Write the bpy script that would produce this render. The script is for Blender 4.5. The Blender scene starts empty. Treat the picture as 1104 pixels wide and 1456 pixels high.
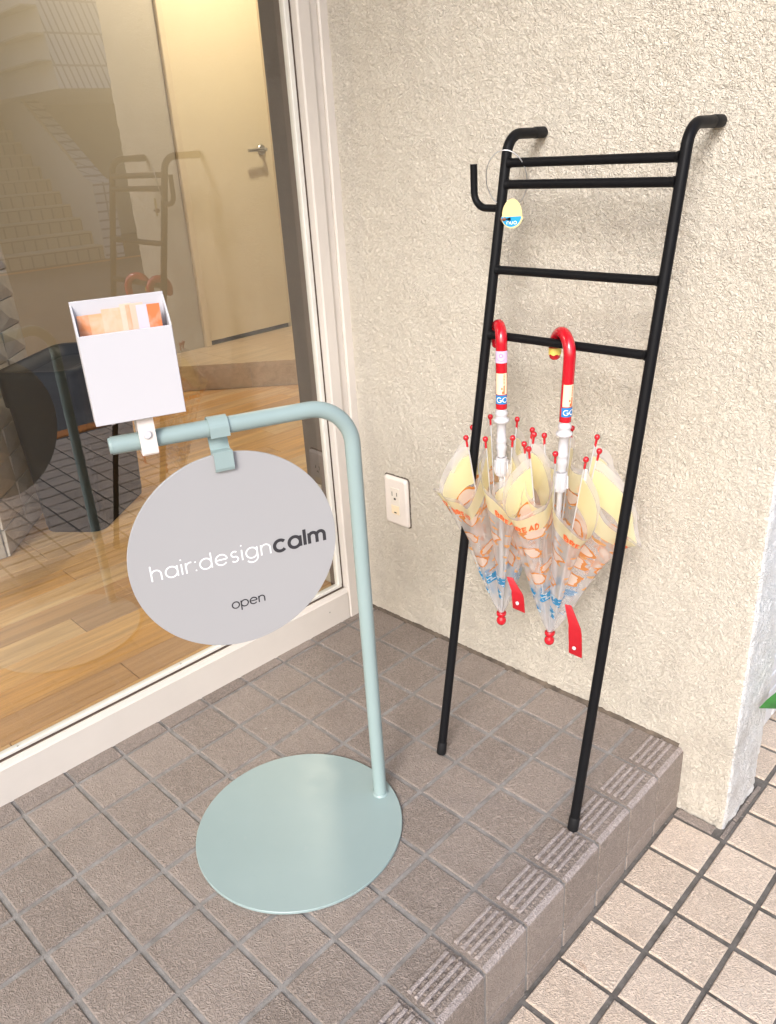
import bpy, math, random
import numpy as np
from mathutils import Vector, Matrix, noise

random.seed(7)
PI = math.pi
sc = bpy.context.scene
COL = sc.collection

# ------------------------------------------------------------------ camera
YAW, PITCH, ROLL = math.radians(-45.338), math.radians(-24.401), math.radians(-3.604)
CAM = Vector((0.56857, -1.19622, 1.04983))
F_ = Vector((math.sin(YAW) * math.cos(PITCH), math.cos(YAW) * math.cos(PITCH), math.sin(PITCH)))
R_ = Vector((math.cos(YAW), -math.sin(YAW), 0))
U_ = R_.cross(F_)
c_, s_ = math.cos(ROLL), math.sin(ROLL)
R2 = c_ * R_ + s_ * U_
U2 = -s_ * R_ + c_ * U_
cam_d = bpy.data.cameras.new('camera')
cam = bpy.data.objects.new('camera', cam_d)
COL.objects.link(cam)
M = Matrix(((R2.x, U2.x, -F_.x, CAM.x), (R2.y, U2.y, -F_.y, CAM.y), (R2.z, U2.z, -F_.z, CAM.z), (0, 0, 0, 1)))
cam.matrix_world = M
cam_d.sensor_fit = 'VERTICAL'
cam_d.sensor_height = 36
cam_d.lens = 1153.9 / 1456 * 36
cam_d.clip_start = 0.02
cam_d.clip_end = 500
sc.camera = cam

# ------------------------------------------------------------------ sky and sun
SUN_DIR = Vector((0.38, -0.74, 0.58)).normalized()      # towards the sun
w = bpy.data.worlds.new('World')
sc.world = w
w.use_nodes = True
nt = w.node_tree
bg = nt.nodes['Background']
sky = nt.nodes.new('ShaderNodeTexSky')
sky.sky_type = 'NISHITA'
sky.sun_disc = False
sky.sun_elevation = math.asin(SUN_DIR.z)
sky.sun_rotation = math.atan2(SUN_DIR.x, SUN_DIR.y)
sky.air_density = 1.0
sky.dust_density = 4.0
sky.ozone_density = 1.0
nt.links.new(sky.outputs[0], bg.inputs[0])
bg.inputs[1].default_value = 0.15
sun_d = bpy.data.lights.new('sun', 'SUN')
sun_d.energy = 1.15
sun_d.angle = math.radians(17)
sun_d.color = (1.0, 0.965, 0.92)
sun = bpy.data.objects.new('sun', sun_d)
COL.objects.link(sun)
sun.rotation_euler = (-SUN_DIR).to_track_quat('-Z', 'Y').to_euler()
sun.location = (2, -4, 5)
vs = sc.view_settings
vs.view_transform = 'Standard'
vs.look = 'None'
vs.gamma = 1
vs.use_curve_mapping = False
vs.exposure = 0.86
vs.use_white_balance = True
vs.white_balance_temperature = 5950
vs.white_balance_tint = 10
sc.cycles.max_bounces = 12
sc.cycles.transparent_max_bounces = 48
sc.cycles.diffuse_bounces = 5
sc.cycles.caustics_reflective = False
sc.cycles.caustics_refractive = False


# ------------------------------------------------------------------ materials
class NT:
    def __init__(s, name):
        s.m = bpy.data.materials.new(name)
        s.m.use_nodes = True
        s.t = s.m.node_tree
        s.b = s.t.nodes['Principled BSDF']
        s.out = s.t.nodes['Material Output']

    def n(s, typ, **kw):
        x = s.t.nodes.new('ShaderNode' + typ)
        for k, v in kw.items():
            if k.startswith('i_'):
                x.inputs[k[2:].replace('_', ' ')].default_value = v
            else:
                setattr(x, k, v)
        return x

    def l(s, a, b):
        s.t.links.new(a, b)

    def pos(s, scale=1.0):
        g = s.n('NewGeometry')
        if scale == 1.0:
            return g.outputs['Position']
        v = s.n('VectorMath', operation='SCALE')
        v.inputs['Scale'].default_value = scale
        s.l(g.outputs['Position'], v.inputs[0])
        return v.outputs[0]

    def noise(s, vec, scale, detail=3, rough=0.5, dist=0.0):
        x = s.n('TexNoise')
        x.inputs['Scale'].default_value = scale
        x.inputs['Detail'].default_value = detail
        x.inputs['Roughness'].default_value = rough
        x.inputs['Distortion'].default_value = dist
        if vec is not None:
            s.l(vec, x.inputs['Vector'])
        return x.outputs['Fac']

    def ramp(s, fac, stops):
        r = s.n('ValToRGB')
        e = r.color_ramp.elements
        while len(e) < len(stops):
            e.new(0.5)
        for k, (p, c) in enumerate(stops):
            e[k].position = p
            e[k].color = (*c, 1) if len(c) == 3 else c
        s.l(fac, r.inputs[0])
        return r.outputs[0]

    def math(s, op, a, b=None, clamp=False):
        x = s.n('Math', operation=op, use_clamp=clamp)
        for k, v in enumerate((a, b)):
            if v is None:
                continue
            if isinstance(v, (int, float)):
                x.inputs[k].default_value = v
            else:
                s.l(v, x.inputs[k])
        return x.outputs[0]

    def mix(s, fac, a, b, blend='MIX'):
        x = s.n('Mix', data_type='RGBA', blend_type=blend)
        for k, v in ((0, fac), (6, a), (7, b)):
            if isinstance(v, (int, float)):
                x.inputs[k].default_value = v
            elif isinstance(v, tuple):
                x.inputs[k].default_value = (*v, 1)
            else:
                s.l(v, x.inputs[k])
        return x.outputs[2]

    def bump(s, h, strength, dist, prev=None):
        b = s.n('Bump')
        b.inputs['Strength'].default_value = strength
        b.inputs['Distance'].default_value = dist
        s.l(h, b.inputs['Height'])
        if prev is not None:
            s.l(prev, b.inputs['Normal'])
        return b.outputs[0]

    def set(s, **kw):
        for k, v in kw.items():
            i = s.b.inputs[k.replace('_', ' ')]
            if isinstance(v, (int, float)):
                i.default_value = v
            elif isinstance(v, tuple):
                i.default_value = (*v, 1) if len(v) == 3 else v
            else:
                s.l(v, i)
        return s.m


def plain(name, col, rough=0.5, metal=0.0, var=0.08, scale=25, bump=0.0, bscale=200, coat=0.0, spec=0.5):
    t = NT(name)
    p = t.pos()
    f = t.noise(p, scale, 4, 0.6)
    lo = tuple(c * (1 - var) for c in col)
    hi = tuple(min(1, c * (1 + var)) for c in col)
    t.set(Base_Color=t.ramp(f, [(0.3, lo), (0.7, hi)]), Metallic=metal, Specular_IOR_Level=spec)
    fr = t.noise(p, scale * 3, 3)
    t.set(Roughness=t.math('ADD', t.math('MULTIPLY', fr, 0.14), rough - 0.07))
    if coat:
        t.set(Coat_Weight=coat, Coat_Roughness=0.08)
    if bump:
        t.set(Normal=t.bump(t.noise(p, bscale, 3, 0.6), bump, 0.001))
    return t.m


def m_stucco(name='stucco_cream', lo=(0.64, 0.585, 0.485), hi=(0.70, 0.65, 0.555)):
    t = NT(name)
    p = t.pos()
    big = t.noise(p, 2.2, 4, 0.6)
    mid = t.noise(p, 14, 5, 0.65)
    col = t.ramp(big, [(0.3, lo), (0.7, hi)])
    col = t.mix(t.math('MULTIPLY', t.ramp(mid, [(0.45, (0, 0, 0)), (0.75, (1, 1, 1))]), 0.30), col, (0.57, 0.50, 0.41))
    # grime speckles and splash-back stains low on the wall
    sp = t.noise(p, 60, 3, 0.7, 0.6)
    spk = t.ramp(sp, [(0.68, (0, 0, 0)), (0.78, (1, 1, 1))])
    sep = t.n('SeparateXYZ')
    t.l(p, sep.inputs[0])
    low = t.n('MapRange')
    low.inputs['From Min'].default_value = 0.32
    low.inputs['From Max'].default_value = -0.02
    t.l(sep.outputs['Z'], low.inputs['Value'])
    st = t.math('MULTIPLY', low.outputs[0], t.ramp(t.noise(p, 9, 5, 0.7), [(0.4, (0, 0, 0)), (0.75, (1, 1, 1))]))
    col = t.mix(t.math('MULTIPLY', st, 0.60), col, (0.34, 0.30, 0.25))
    vm = t.n('VectorMath', operation='MULTIPLY')
    vm.inputs[1].default_value = (26, 26, 1.3)
    t.l(p, vm.inputs[0])
    strk = t.ramp(t.noise(vm.outputs[0], 1.0, 4, 0.6), [(0.52, (0, 0, 0)), (0.80, (1, 1, 1))])
    col = t.mix(t.math('MULTIPLY', strk, 0.14), col, (0.42, 0.37, 0.30))
    blot = t.ramp(t.noise(p, 5.5, 6, 0.72), [(0.56, (0, 0, 0)), (0.74, (1, 1, 1))])
    col = t.mix(t.math('MULTIPLY', blot, 0.12), col, (0.45, 0.39, 0.31))
    col = t.mix(t.math('MULTIPLY', spk, 0.22), col, (0.25, 0.19, 0.13))
    h1 = t.noise(p, 205, 2, 0.55, 1.4)
    h2 = t.noise(p, 420, 2, 0.5, 0.8)
    nb = t.bump(h1, 1.0, 0.006)
    nb = t.bump(h2, 0.5, 0.002, nb)
    return t.set(Base_Color=col, Roughness=0.88, Normal=nb)


def m_tile(name, lo, hi, rough, stain=(0.3, 0.25, 0.2), wear=0.25):
    t = NT(name)
    p = t.pos()
    oi = t.n('ObjectInfo')
    col = t.ramp(oi.outputs['Random'], [(0.0, lo), (1.0, hi)])
    g = t.noise(p, 150, 2, 0.55, 2.4)
    col = t.mix(t.math('MULTIPLY', t.ramp(g, [(0.42, (0, 0, 0)), (0.62, (1, 1, 1))]), 0.6), col,
                tuple(min(1, c * 1.5) for c in hi))
    st = t.ramp(t.noise(p, 7, 5, 0.68), [(0.48, (0, 0, 0)), (0.78, (1, 1, 1))])
    col = t.mix(t.math('MULTIPLY', st, wear), col, stain)
    rd = t.ramp(t.noise(p, 16, 4, 0.7, 0.5), [(0.66, (0, 0, 0)), (0.76, (1, 1, 1))])
    col = t.mix(t.math('MULTIPLY', rd, 0.35), col, tuple(c * k for c, k in zip(stain, (1.25, .95, .8))))
    gl = t.ramp(t.noise(p, 90, 2, 0.5), [(0.74, (0, 0, 0)), (0.77, (1, 1, 1))])
    col = t.mix(t.math('MULTIPLY', gl, 0.5), col, (0.6, 0.57, 0.52))
    h = t.noise(p, 150, 2, 0.5, 2.4)
    h2 = t.noise(p, 700, 2, 0.5)
    nb = t.bump(h, 0.9, 0.004)
    nb = t.bump(h2, 0.35, 0.0012, nb)
    r = t.math('ADD', t.math('MULTIPLY', t.noise(p, 30, 3), 0.2), rough - 0.1)
    return t.set(Base_Color=col, Roughness=r, Normal=nb)


def m_grout(name, lo, hi):
    t = NT(name)
    p = t.pos()
    col = t.ramp(t.noise(p, 35, 5, 0.7), [(0.35, lo), (0.65, hi)])
    sp = t.ramp(t.noise(p, 120, 3, 0.6), [(0.66, (0, 0, 0)), (0.74, (1, 1, 1))])
    col = t.mix(t.math('MULTIPLY', sp, 0.4), col, (0.55, 0.52, 0.47))
    return t.set(Base_Color=col, Roughness=0.9, Normal=t.bump(t.noise(p, 300, 4, 0.7), 0.6, 0.002))


def m_wood(name, lo, mid, hi, ax, rough=0.3, coat=0.4, plank=True):
    """grain running along world direction ax (a 2-D unit vector)"""
    t = NT(name)
    g = t.n('NewGeometry')
    oi = t.n('ObjectInfo')
    mp = t.n('Mapping', vector_type='POINT')
    mp.inputs['Rotation'].default_value = (0, 0, -math.atan2(ax[1], ax[0]))
    t.l(g.outputs['Position'], mp.inputs[0])
    off = t.n('VectorMath', operation='SCALE')
    off.inputs['Scale'].default_value = 37.0
    cmb = t.n('CombineXYZ')
    t.l(oi.outputs['Random'], cmb.inputs[0])
    t.l(oi.outputs['Random'], cmb.inputs[1])
    t.l(cmb.outputs[0], off.inputs[0])
    add = t.n('VectorMath', operation='ADD')
    t.l(mp.outputs[0], add.inputs[0])
    t.l(off.outputs[0], add.inputs[1])
    sc_ = t.n('VectorMath', operation='MULTIPLY')
    sc_.inputs[1].default_value = (2.2, 34, 34)
    t.l(add.outputs[0], sc_.inputs[0])
    gr = t.noise(sc_.outputs[0], 1.0, 6, 0.62, 0.5)
    fine = t.n('VectorMath', operation='MULTIPLY')
    fine.inputs[1].default_value = (6, 220, 220)
    t.l(add.outputs[0], fine.inputs[0])
    fg = t.noise(fine.outputs[0], 1.0, 3, 0.6)
    base = t.ramp(oi.outputs['Random'], [(0.0, lo), (0.35, mid), (0.7, hi), (1.0, mid)])
    col = t.mix(t.math('MULTIPLY', t.ramp(gr, [(0.38, (0, 0, 0)), (0.68, (1, 1, 1))]), 0.55), base,
                tuple(c * 0.55 for c in lo))
    col = t.mix(t.math('MULTIPLY', t.ramp(fg, [(0.5, (0, 0, 0)), (0.7, (1, 1, 1))]), 0.25), col,
                tuple(c * 0.5 for c in lo))
    return t.set(Base_Color=col, Roughness=rough, Coat_Weight=coat, Coat_Roughness=0.12,
                 Normal=t.bump(fg, 0.08, 0.0006))


def m_glass():
    t = NT('window_glass')
    tr = t.n('BsdfTransparent')
    tr.inputs[0].default_value = (0.93, 0.95, 0.935, 1)
    gl = t.n('BsdfGlossy')
    gl.inputs['Roughness'].default_value = 0.0
    lw = t.n('LayerWeight')
    lw.inputs[0].default_value = 0.5
    f = t.math('ADD', t.math('MULTIPLY', t.math('POWER', lw.outputs['Facing'], 4.0), 0.85), 0.19, True)
    mx = t.n('MixShader')
    t.l(f, mx.inputs[0])
    t.l(tr.outputs[0], mx.inputs[1])
    t.l(gl.outputs[0], mx.inputs[2])
    t.l(mx.outputs[0], t.out.inputs[0])
    return t.m


def m_clear(name='glass_inner_face'):
    t = NT(name)
    tr = t.n('BsdfTransparent')
    t.l(tr.outputs[0], t.out.inputs[0])
    return t.m


def m_film():
    """clear vinyl with printed bread, yellow hem band and blue marks; UV u = gore + across, v = foot to edge"""
    t = NT('printed_vinyl')
    uv = t.n('UVMap').outputs[0]
    sep = t.n('SeparateXYZ')
    t.l(uv, sep.inputs[0])
    u, v = sep.outputs[0], sep.outputs[1]
    mp = t.n('VectorMath', operation='MULTIPLY')
    mp.inputs[1].default_value = (2.6, 8.5, 1)
    t.l(uv, mp.inputs[0])
    wob = t.n('TexNoise')
    wob.inputs['Scale'].default_value = 2.6
    wob.inputs['Detail'].default_value = 2
    t.l(mp.outputs[0], wob.inputs['Vector'])
    ad = t.n('VectorMath', operation='MULTIPLY_ADD')
    t.l(wob.outputs['Color'], ad.inputs[0])
    ad.inputs[1].default_value = (0.45, 0.45, 0)
    t.l(mp.outputs[0], ad.inputs[2])
    vo = t.n('TexVoronoi', voronoi_dimensions='2D', feature='F1')
    vo.inputs['Scale'].default_value = 1.0
    vo.inputs['Randomness'].default_value = 0.7
    t.l(ad.outputs[0], vo.inputs['Vector'])
    d = vo.outputs['Distance']
    csep = t.n('SeparateColor')
    t.l(vo.outputs['Color'], csep.inputs[0])
    rnd = csep.outputs[0]
    rnd2 = csep.outputs[1]
    size = t.math('ADD', t.math('MULTIPLY', rnd2, 0.18), 0.24)
    inside = t.math('LESS_THAN', d, size)
    core = t.math('LESS_THAN', d, t.math('SUBTRACT', size, 0.085))
    has = t.math('LESS_THAN', rnd, 0.84)
    # second, smaller scatter of slices
    vo2 = t.n('TexVoronoi', voronoi_dimensions='2D', feature='F1')
    vo2.inputs['Scale'].default_value = 2.3
    t.l(ad.outputs[0], vo2.inputs['Vector'])
    c2 = t.n('SeparateColor')
    t.l(vo2.outputs['Color'], c2.inputs[0])
    small = t.math('MULTIPLY', t.math('LESS_THAN', vo2.outputs['Distance'], 0.2), t.math('GREATER_THAN', c2.outputs[0], 0.5))
    midz = t.math('MULTIPLY', t.math('GREATER_THAN', v, 0.30), t.math('LESS_THAN', v, 0.80))
    blue_z = t.math('MULTIPLY', t.math('GREATER_THAN', v, 0.12), t.math('LESS_THAN', v, 0.28))
    bread = t.math('MULTIPLY', t.math('MULTIPLY', inside, has), midz)
    slices = t.math('MULTIPLY', small, midz)
    blue = t.math('MULTIPLY', t.math('MULTIPLY', inside, t.math('GREATER_THAN', rnd, 0.12)), blue_z)
    bluecore = t.math('MULTIPLY', blue, t.math('LESS_THAN', t.noise(mp.outputs[0], 6, 2), 0.45))
    band = t.math('MULTIPLY', t.math('GREATER_THAN', v, 0.79), t.math('LESS_THAN', v, 0.945))
    hem = t.math('GREATER_THAN', v, 0.955)
    col = t.mix(slices, (0.97, 0.94, 0.93), (0.86, 0.42, 0.12))
    col = t.mix(bread, col, (0.80, 0.30, 0.055))
    col = t.mix(t.math('MULTIPLY', bread, core), col, (0.95, 0.78, 0.66))
    col = t.mix(blue, col, (0.03, 0.33, 0.66))
    col = t.mix(bluecore, col, (0.75, 0.87, 0.93))
    col = t.mix(band, col, (0.98, 0.91, 0.58))
    op = t.math('MAXIMUM', t.math('MULTIPLY', bread, 0.82), t.math('MULTIPLY', slices, 0.75))
    op = t.math('MAXIMUM', op, t.math('MULTIPLY', blue, 0.85))
    op = t.math('MAXIMUM', op, t.math('MULTIPLY', band, 0.74))
    op = t.math('MAXIMUM', op, t.math('MULTIPLY', hem, 0.34))
    lw = t.n('LayerWeight')
    lw.inputs[0].default_value = 0.5
    milky = t.math('ADD', t.math('MULTIPLY', t.math('POWER', lw.outputs['Facing'], 2.0), 0.25), 0.24)
    op = t.math('MAXIMUM', op, milky)
    dif = t.n('BsdfDiffuse')
    trl = t.n('BsdfTranslucent')
    t.l(col, dif.inputs[0])
    t.l(col, trl.inputs[0])
    body = t.n('MixShader')
    body.inputs[0].default_value = 0.5
    t.l(dif.outputs[0], body.inputs[1])
    t.l(trl.outputs[0], body.inputs[2])
    tr = t.n('BsdfTransparent')
    tr.inputs[0].default_value = (0.97, 0.97, 0.97, 1)
    a = t.n('MixShader')
    t.l(op, a.inputs[0])
    t.l(tr.outputs[0], a.inputs[1])
    t.l(body.outputs[0], a.inputs[2])
    gl = t.n('BsdfGlossy')
    gl.inputs['Roughness'].default_value = 0.12
    fr = t.math('ADD', t.math('MULTIPLY', t.math('POWER', lw.outputs['Facing'], 4.0), 0.5), 0.045, True)
    nb = t.bump(t.noise(t.pos(), 45, 2, 0.5), 0.12, 0.003)
    t.l(nb, gl.inputs['Normal'])
    b = t.n('MixShader')
    t.l(fr, b.inputs[0])
    t.l(a.outputs[0], b.inputs[1])
    t.l(gl.outputs[0], b.inputs[2])
    t.l(b.outputs[0], t.out.inputs[0])
    return t.m


def m_emit(name, col, strength):
    t = NT(name)
    return t.set(Base_Color=(0.9, 0.9, 0.88), Emission_Color=col, Emission_Strength=strength)


def m_leaflet():
    t = NT('leaflet_photo_print')
    oi = t.n('ObjectInfo')
    col = oi.outputs['Color']
    f = t.noise(t.pos(), 45, 3, 0.5, 0.5)
    col = t.mix(t.math('MULTIPLY', t.ramp(f, [(0.42, (0, 0, 0)), (0.6, (1, 1, 1))]), 0.35), col, (0.80, 0.66, 0.56))
    return t.set(Base_Color=col, Roughness=0.35)


def m_tilegrid(name, face, line, sx, sz, ax='XZ', mort=0.06):
    t = NT(name)
    br = t.n('TexBrick')
    br.offset = 0.0
    br.inputs['Scale'].default_value = 1.0
    br.inputs['Mortar Size'].default_value = mort * sz
    br.inputs['Brick Width'].default_value = sx
    br.inputs['Row Height'].default_value = sz
    br.inputs['Color1'].default_value = (*face, 1)
    br.inputs['Color2'].default_value = (*[c * 0.93 for c in face], 1)
    br.inputs['Mortar'].default_value = (*line, 1)
    sep = t.n('SeparateXYZ')
    t.l(t.pos(), sep.inputs[0])
    cb = t.n('CombineXYZ')
    s = t.math('ADD', sep.outputs['X'], sep.outputs['Y'])
    t.l(s, cb.inputs[0])
    t.l(sep.outputs['Z'], cb.inputs[1])
    t.l(cb.outputs[0], br.inputs['Vector'])
    return t.set(Base_Color=br.outputs[0], Roughness=0.35)



def m_sage():
    t = NT('sage_enamel')
    p = t.pos()
    col = t.ramp(t.noise(p, 5, 4, 0.6), [(0.3, (0.278, 0.360, 0.352)), (0.7, (0.302, 0.386, 0.378))])
    vm = t.n('VectorMath', operation='MULTIPLY')
    vm.inputs[1].default_value = (30, 210, 30)
    t.l(p, vm.inputs[0])
    scr = t.ramp(t.noise(vm.outputs[0], 1.0, 3, 0.6, 0.4), [(0.72, (0, 0, 0)), (0.76, (1, 1, 1))])
    dust = t.ramp(t.noise(p, 70, 5, 0.75), [(0.60, (0, 0, 0)), (0.80, (1, 1, 1))])
    col = t.mix(t.math('MULTIPLY', dust, 0.16), col, (0.46, 0.45, 0.42))
    col = t.mix(t.math('MULTIPLY', scr, 0.14), col, (0.18, 0.23, 0.23))
    r = t.math('ADD', t.math('MULTIPLY', t.noise(p, 22, 5, 0.7), 0.30), 0.20)
    nb = t.bump(t.noise(p, 260, 2, 0.5), 0.05, 0.0006)
    return t.set(Base_Color=col, Roughness=r, Specular_IOR_Level=0.42, Normal=nb)


FD = Vector((-0.036, -1, 0)).normalized()        # along the shop window, away from the corner
FN = Vector((1, -0.036, 0)).normalized()         # out of the shop

MAT = dict(
    stucco=m_stucco(),
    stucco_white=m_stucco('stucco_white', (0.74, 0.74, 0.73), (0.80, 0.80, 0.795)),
    tile=m_tile('tile_brown', (0.190, 0.156, 0.132), (0.275, 0.230, 0.198), 0.5, (0.15, 0.115, 0.09), 0.35),
    tile_worn=m_tile('tile_brown_worn', (0.30, 0.255, 0.235), (0.36, 0.31, 0.285), 0.6, (0.2, 0.16, 0.13), 0.35),
    tile2=m_tile('tile_beige', (0.48, 0.385, 0.295), (0.60, 0.495, 0.395), 0.6, (0.36, 0.25, 0.16), 0.35),
    grout=m_grout('grout_grey', (0.20, 0.185, 0.17), (0.31, 0.295, 0.28)),
    grout2=m_grout('grout_dark', (0.095, 0.085, 0.073), (0.18, 0.165, 0.148)),
    frame=plain('window_frame_paint', (0.68, 0.63, 0.57), 0.38, 0, 0.04, 6, 0.12, 500),
    bead=plain('glazing_bead_white', (0.74, 0.72, 0.66), 0.45, 0, 0.06, 15),
    sealant=plain('dirty_sealant', (0.10, 0.078, 0.058), 0.85, 0, 0.5, 45, 0.5, 150),
    gasket=plain('gasket_dark', (0.09, 0.06, 0.045), 0.7),
    glass=m_glass(), clear=m_clear(),
    plank=m_wood('floor_oak', (0.52, 0.31, 0.15), (0.78, 0.41, 0.10), (0.76, 0.52, 0.26), (FD.x, FD.y), 0.22, 0.5),
    step=m_wood('platform_oak', (0.52, 0.36, 0.20), (0.56, 0.41, 0.24), (0.60, 0.45, 0.28), (0, 1), 0.3, 0.25),
    wall=plain('interior_wall_paint', (0.42, 0.375, 0.29), 0.7, 0, 0.03, 3, 0.15, 160),
    door=plain('door_laminate', (0.70, 0.60, 0.40), 0.45, 0, 0.02, 3),
    trim=plain('door_trim', (0.68, 0.57, 0.38), 0.45, 0, 0.03, 8),
    metal=plain('brushed_steel', (0.42, 0.41, 0.38), 0.32, 1.0, 0.05),
    dkgap=plain('shadow_gap_rubber', (0.03, 0.025, 0.02), 0.9),
    brown=m_wood('post_dark_wood', (0.030, 0.016, 0.008), (0.034, 0.018, 0.009), (0.038, 0.021, 0.011), (0.0, 1.0), 0.55, 0.05),
    black=plain('black_powder_coat', (0.008, 0.008, 0.009), 0.42, 0, 0.1, 40, 0.1, 700, spec=0.10),
    rubber=plain('black_rubber', (0.010, 0.010, 0.011), 0.6, spec=0.2),
    sage=m_sage(),
    sign=plain('sign_face_pale_grey', (0.37, 0.365, 0.368), 0.5, 0, 0.012, 4),
    ink_white=plain('print_white', (0.86, 0.86, 0.86), 0.5, 0, 0.01),
    ink_dark=plain('print_charcoal', (0.040, 0.038, 0.042), 0.6, 0, 0.02, spec=0.2),
    white=plain('white_plastic', (0.60, 0.59, 0.61), 0.4, 0, 0.02, 12),
    holder=plain('holder_white_acrylic', (0.57, 0.56, 0.58), 0.36, 0, 0.015, 6),
    bracket=plain('bracket_ivory', (0.74, 0.68, 0.63), 0.45, 0, 0.03, 20),
    leaflet=m_leaflet(),
    red=plain('red_plastic', (0.50, 0.006, 0.016), 0.22, 0, 0.05, 30, 0, 200, 0.5),
    redcloth=plain('red_strap_vinyl', (0.42, 0.006, 0.014), 0.5, 0, 0.08, 60),
    film=m_film(),
    orange_ink=plain('print_orange', (0.75, 0.13, 0.025), 0.5, 0, 0.05),
    cream_stk=plain('sticker_cream', (0.82, 0.68, 0.47), 0.4, 0, 0.03),
    blue_stk=plain('sticker_blue', (0.02, 0.20, 0.52), 0.35, 0, 0.04),
    lilac_stk=plain('sticker_lilac', (0.68, 0.52, 0.75), 0.4, 0, 0.03),
    lilac_ink=plain('print_violet', (0.28, 0.14, 0.42), 0.5),
    yellow_stk=plain('sticker_yellow', (0.75, 0.60, 0.12), 0.4, 0, 0.05),
    tag_cream=plain('tag_cream_card', (0.72, 0.60, 0.27), 0.5, 0, 0.04),
    tag_blue=plain('tag_blue_print', (0.01, 0.30, 0.62), 0.45, 0, 0.04),
    bead_brown=plain('bead_brown_wood', (0.16, 0.06, 0.03), 0.35, 0, 0.1),
    shaft=plain('pale_grey_steel', (0.62, 0.62, 0.63), 0.3, 0.2, 0.04),
    wire=plain('steel_wire', (0.55, 0.55, 0.55), 0.3, 1.0),
    plate=plain('outlet_plate_ivory', (0.72, 0.66, 0.60), 0.4, 0, 0.03, 30),
    socket=plain('outlet_socket_ivory', (0.70, 0.65, 0.57), 0.35, 0, 0.02, 30),
    slot=plain('outlet_slot_dark', (0.03, 0.028, 0.025), 0.6),
    brickw=plain('white_glazed_brick', (0.74, 0.75, 0.76), 0.4, 0, 0.05, 10, 0.15, 90),
    bjoint=m_grout('brick_joint', (0.35, 0.35, 0.35), (0.5, 0.5, 0.5)),
    relief=plain('relief_tile_stone', (0.52, 0.48, 0.42), 0.75, 0, 0.12, 18, 0.4, 120),
    bin=plain('bin_black_satin', (0.006, 0.0065, 0.0075), 0.5, 0, 0.05, 6, spec=0.15),
    asphalt=plain('asphalt', (0.11, 0.108, 0.105), 0.9, 0, 0.25, 3, 0.6, 120),
    orange_line=plain('orange_road_paint', (0.75, 0.28, 0.06), 0.6, 0, 0.15, 6),
    far_step=m_tilegrid('stair_tile_cream', (0.74, 0.60, 0.40), (0.36, 0.30, 0.2), 0.15, 0.17),
    far_white=m_tilegrid('parapet_tile_white', (0.88, 0.88, 0.87), (0.35, 0.34, 0.33), 0.22, 0.11, 'XZ', 0.12),
    far_plain=plain('parapet_render_white', (0.80, 0.79, 0.76), 0.6, 0, 0.03, 1.5),
    far_slat=m_tilegrid('parapet_tile_tall', (0.92, 0.92, 0.92), (0.30, 0.29, 0.28), 0.085, 0.36, 'XZ', 0.035),
    far_tread=plain('stair_tread_cream', (0.86, 0.74, 0.52), 0.5, 0, 0.04, 3),
    far_wall=plain('far_facade', (0.60, 0.54, 0.44), 0.8, 0, 0.06, 1.5),
    leaf=plain('leaf_green', (0.045, 0.17, 0.03), 0.35, 0, 0.2, 40),
    stem=plain('stem_green', (0.08, 0.16, 0.05), 0.5),
    pot=plain('terracotta', (0.40, 0.17, 0.09), 0.8),
    soil=plain('soil', (0.05, 0.035, 0.025), 0.95),
    lamp=m_emit('lamp_diffuser', (1.0, 0.74, 0.42, 1), 5.0),
)


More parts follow.
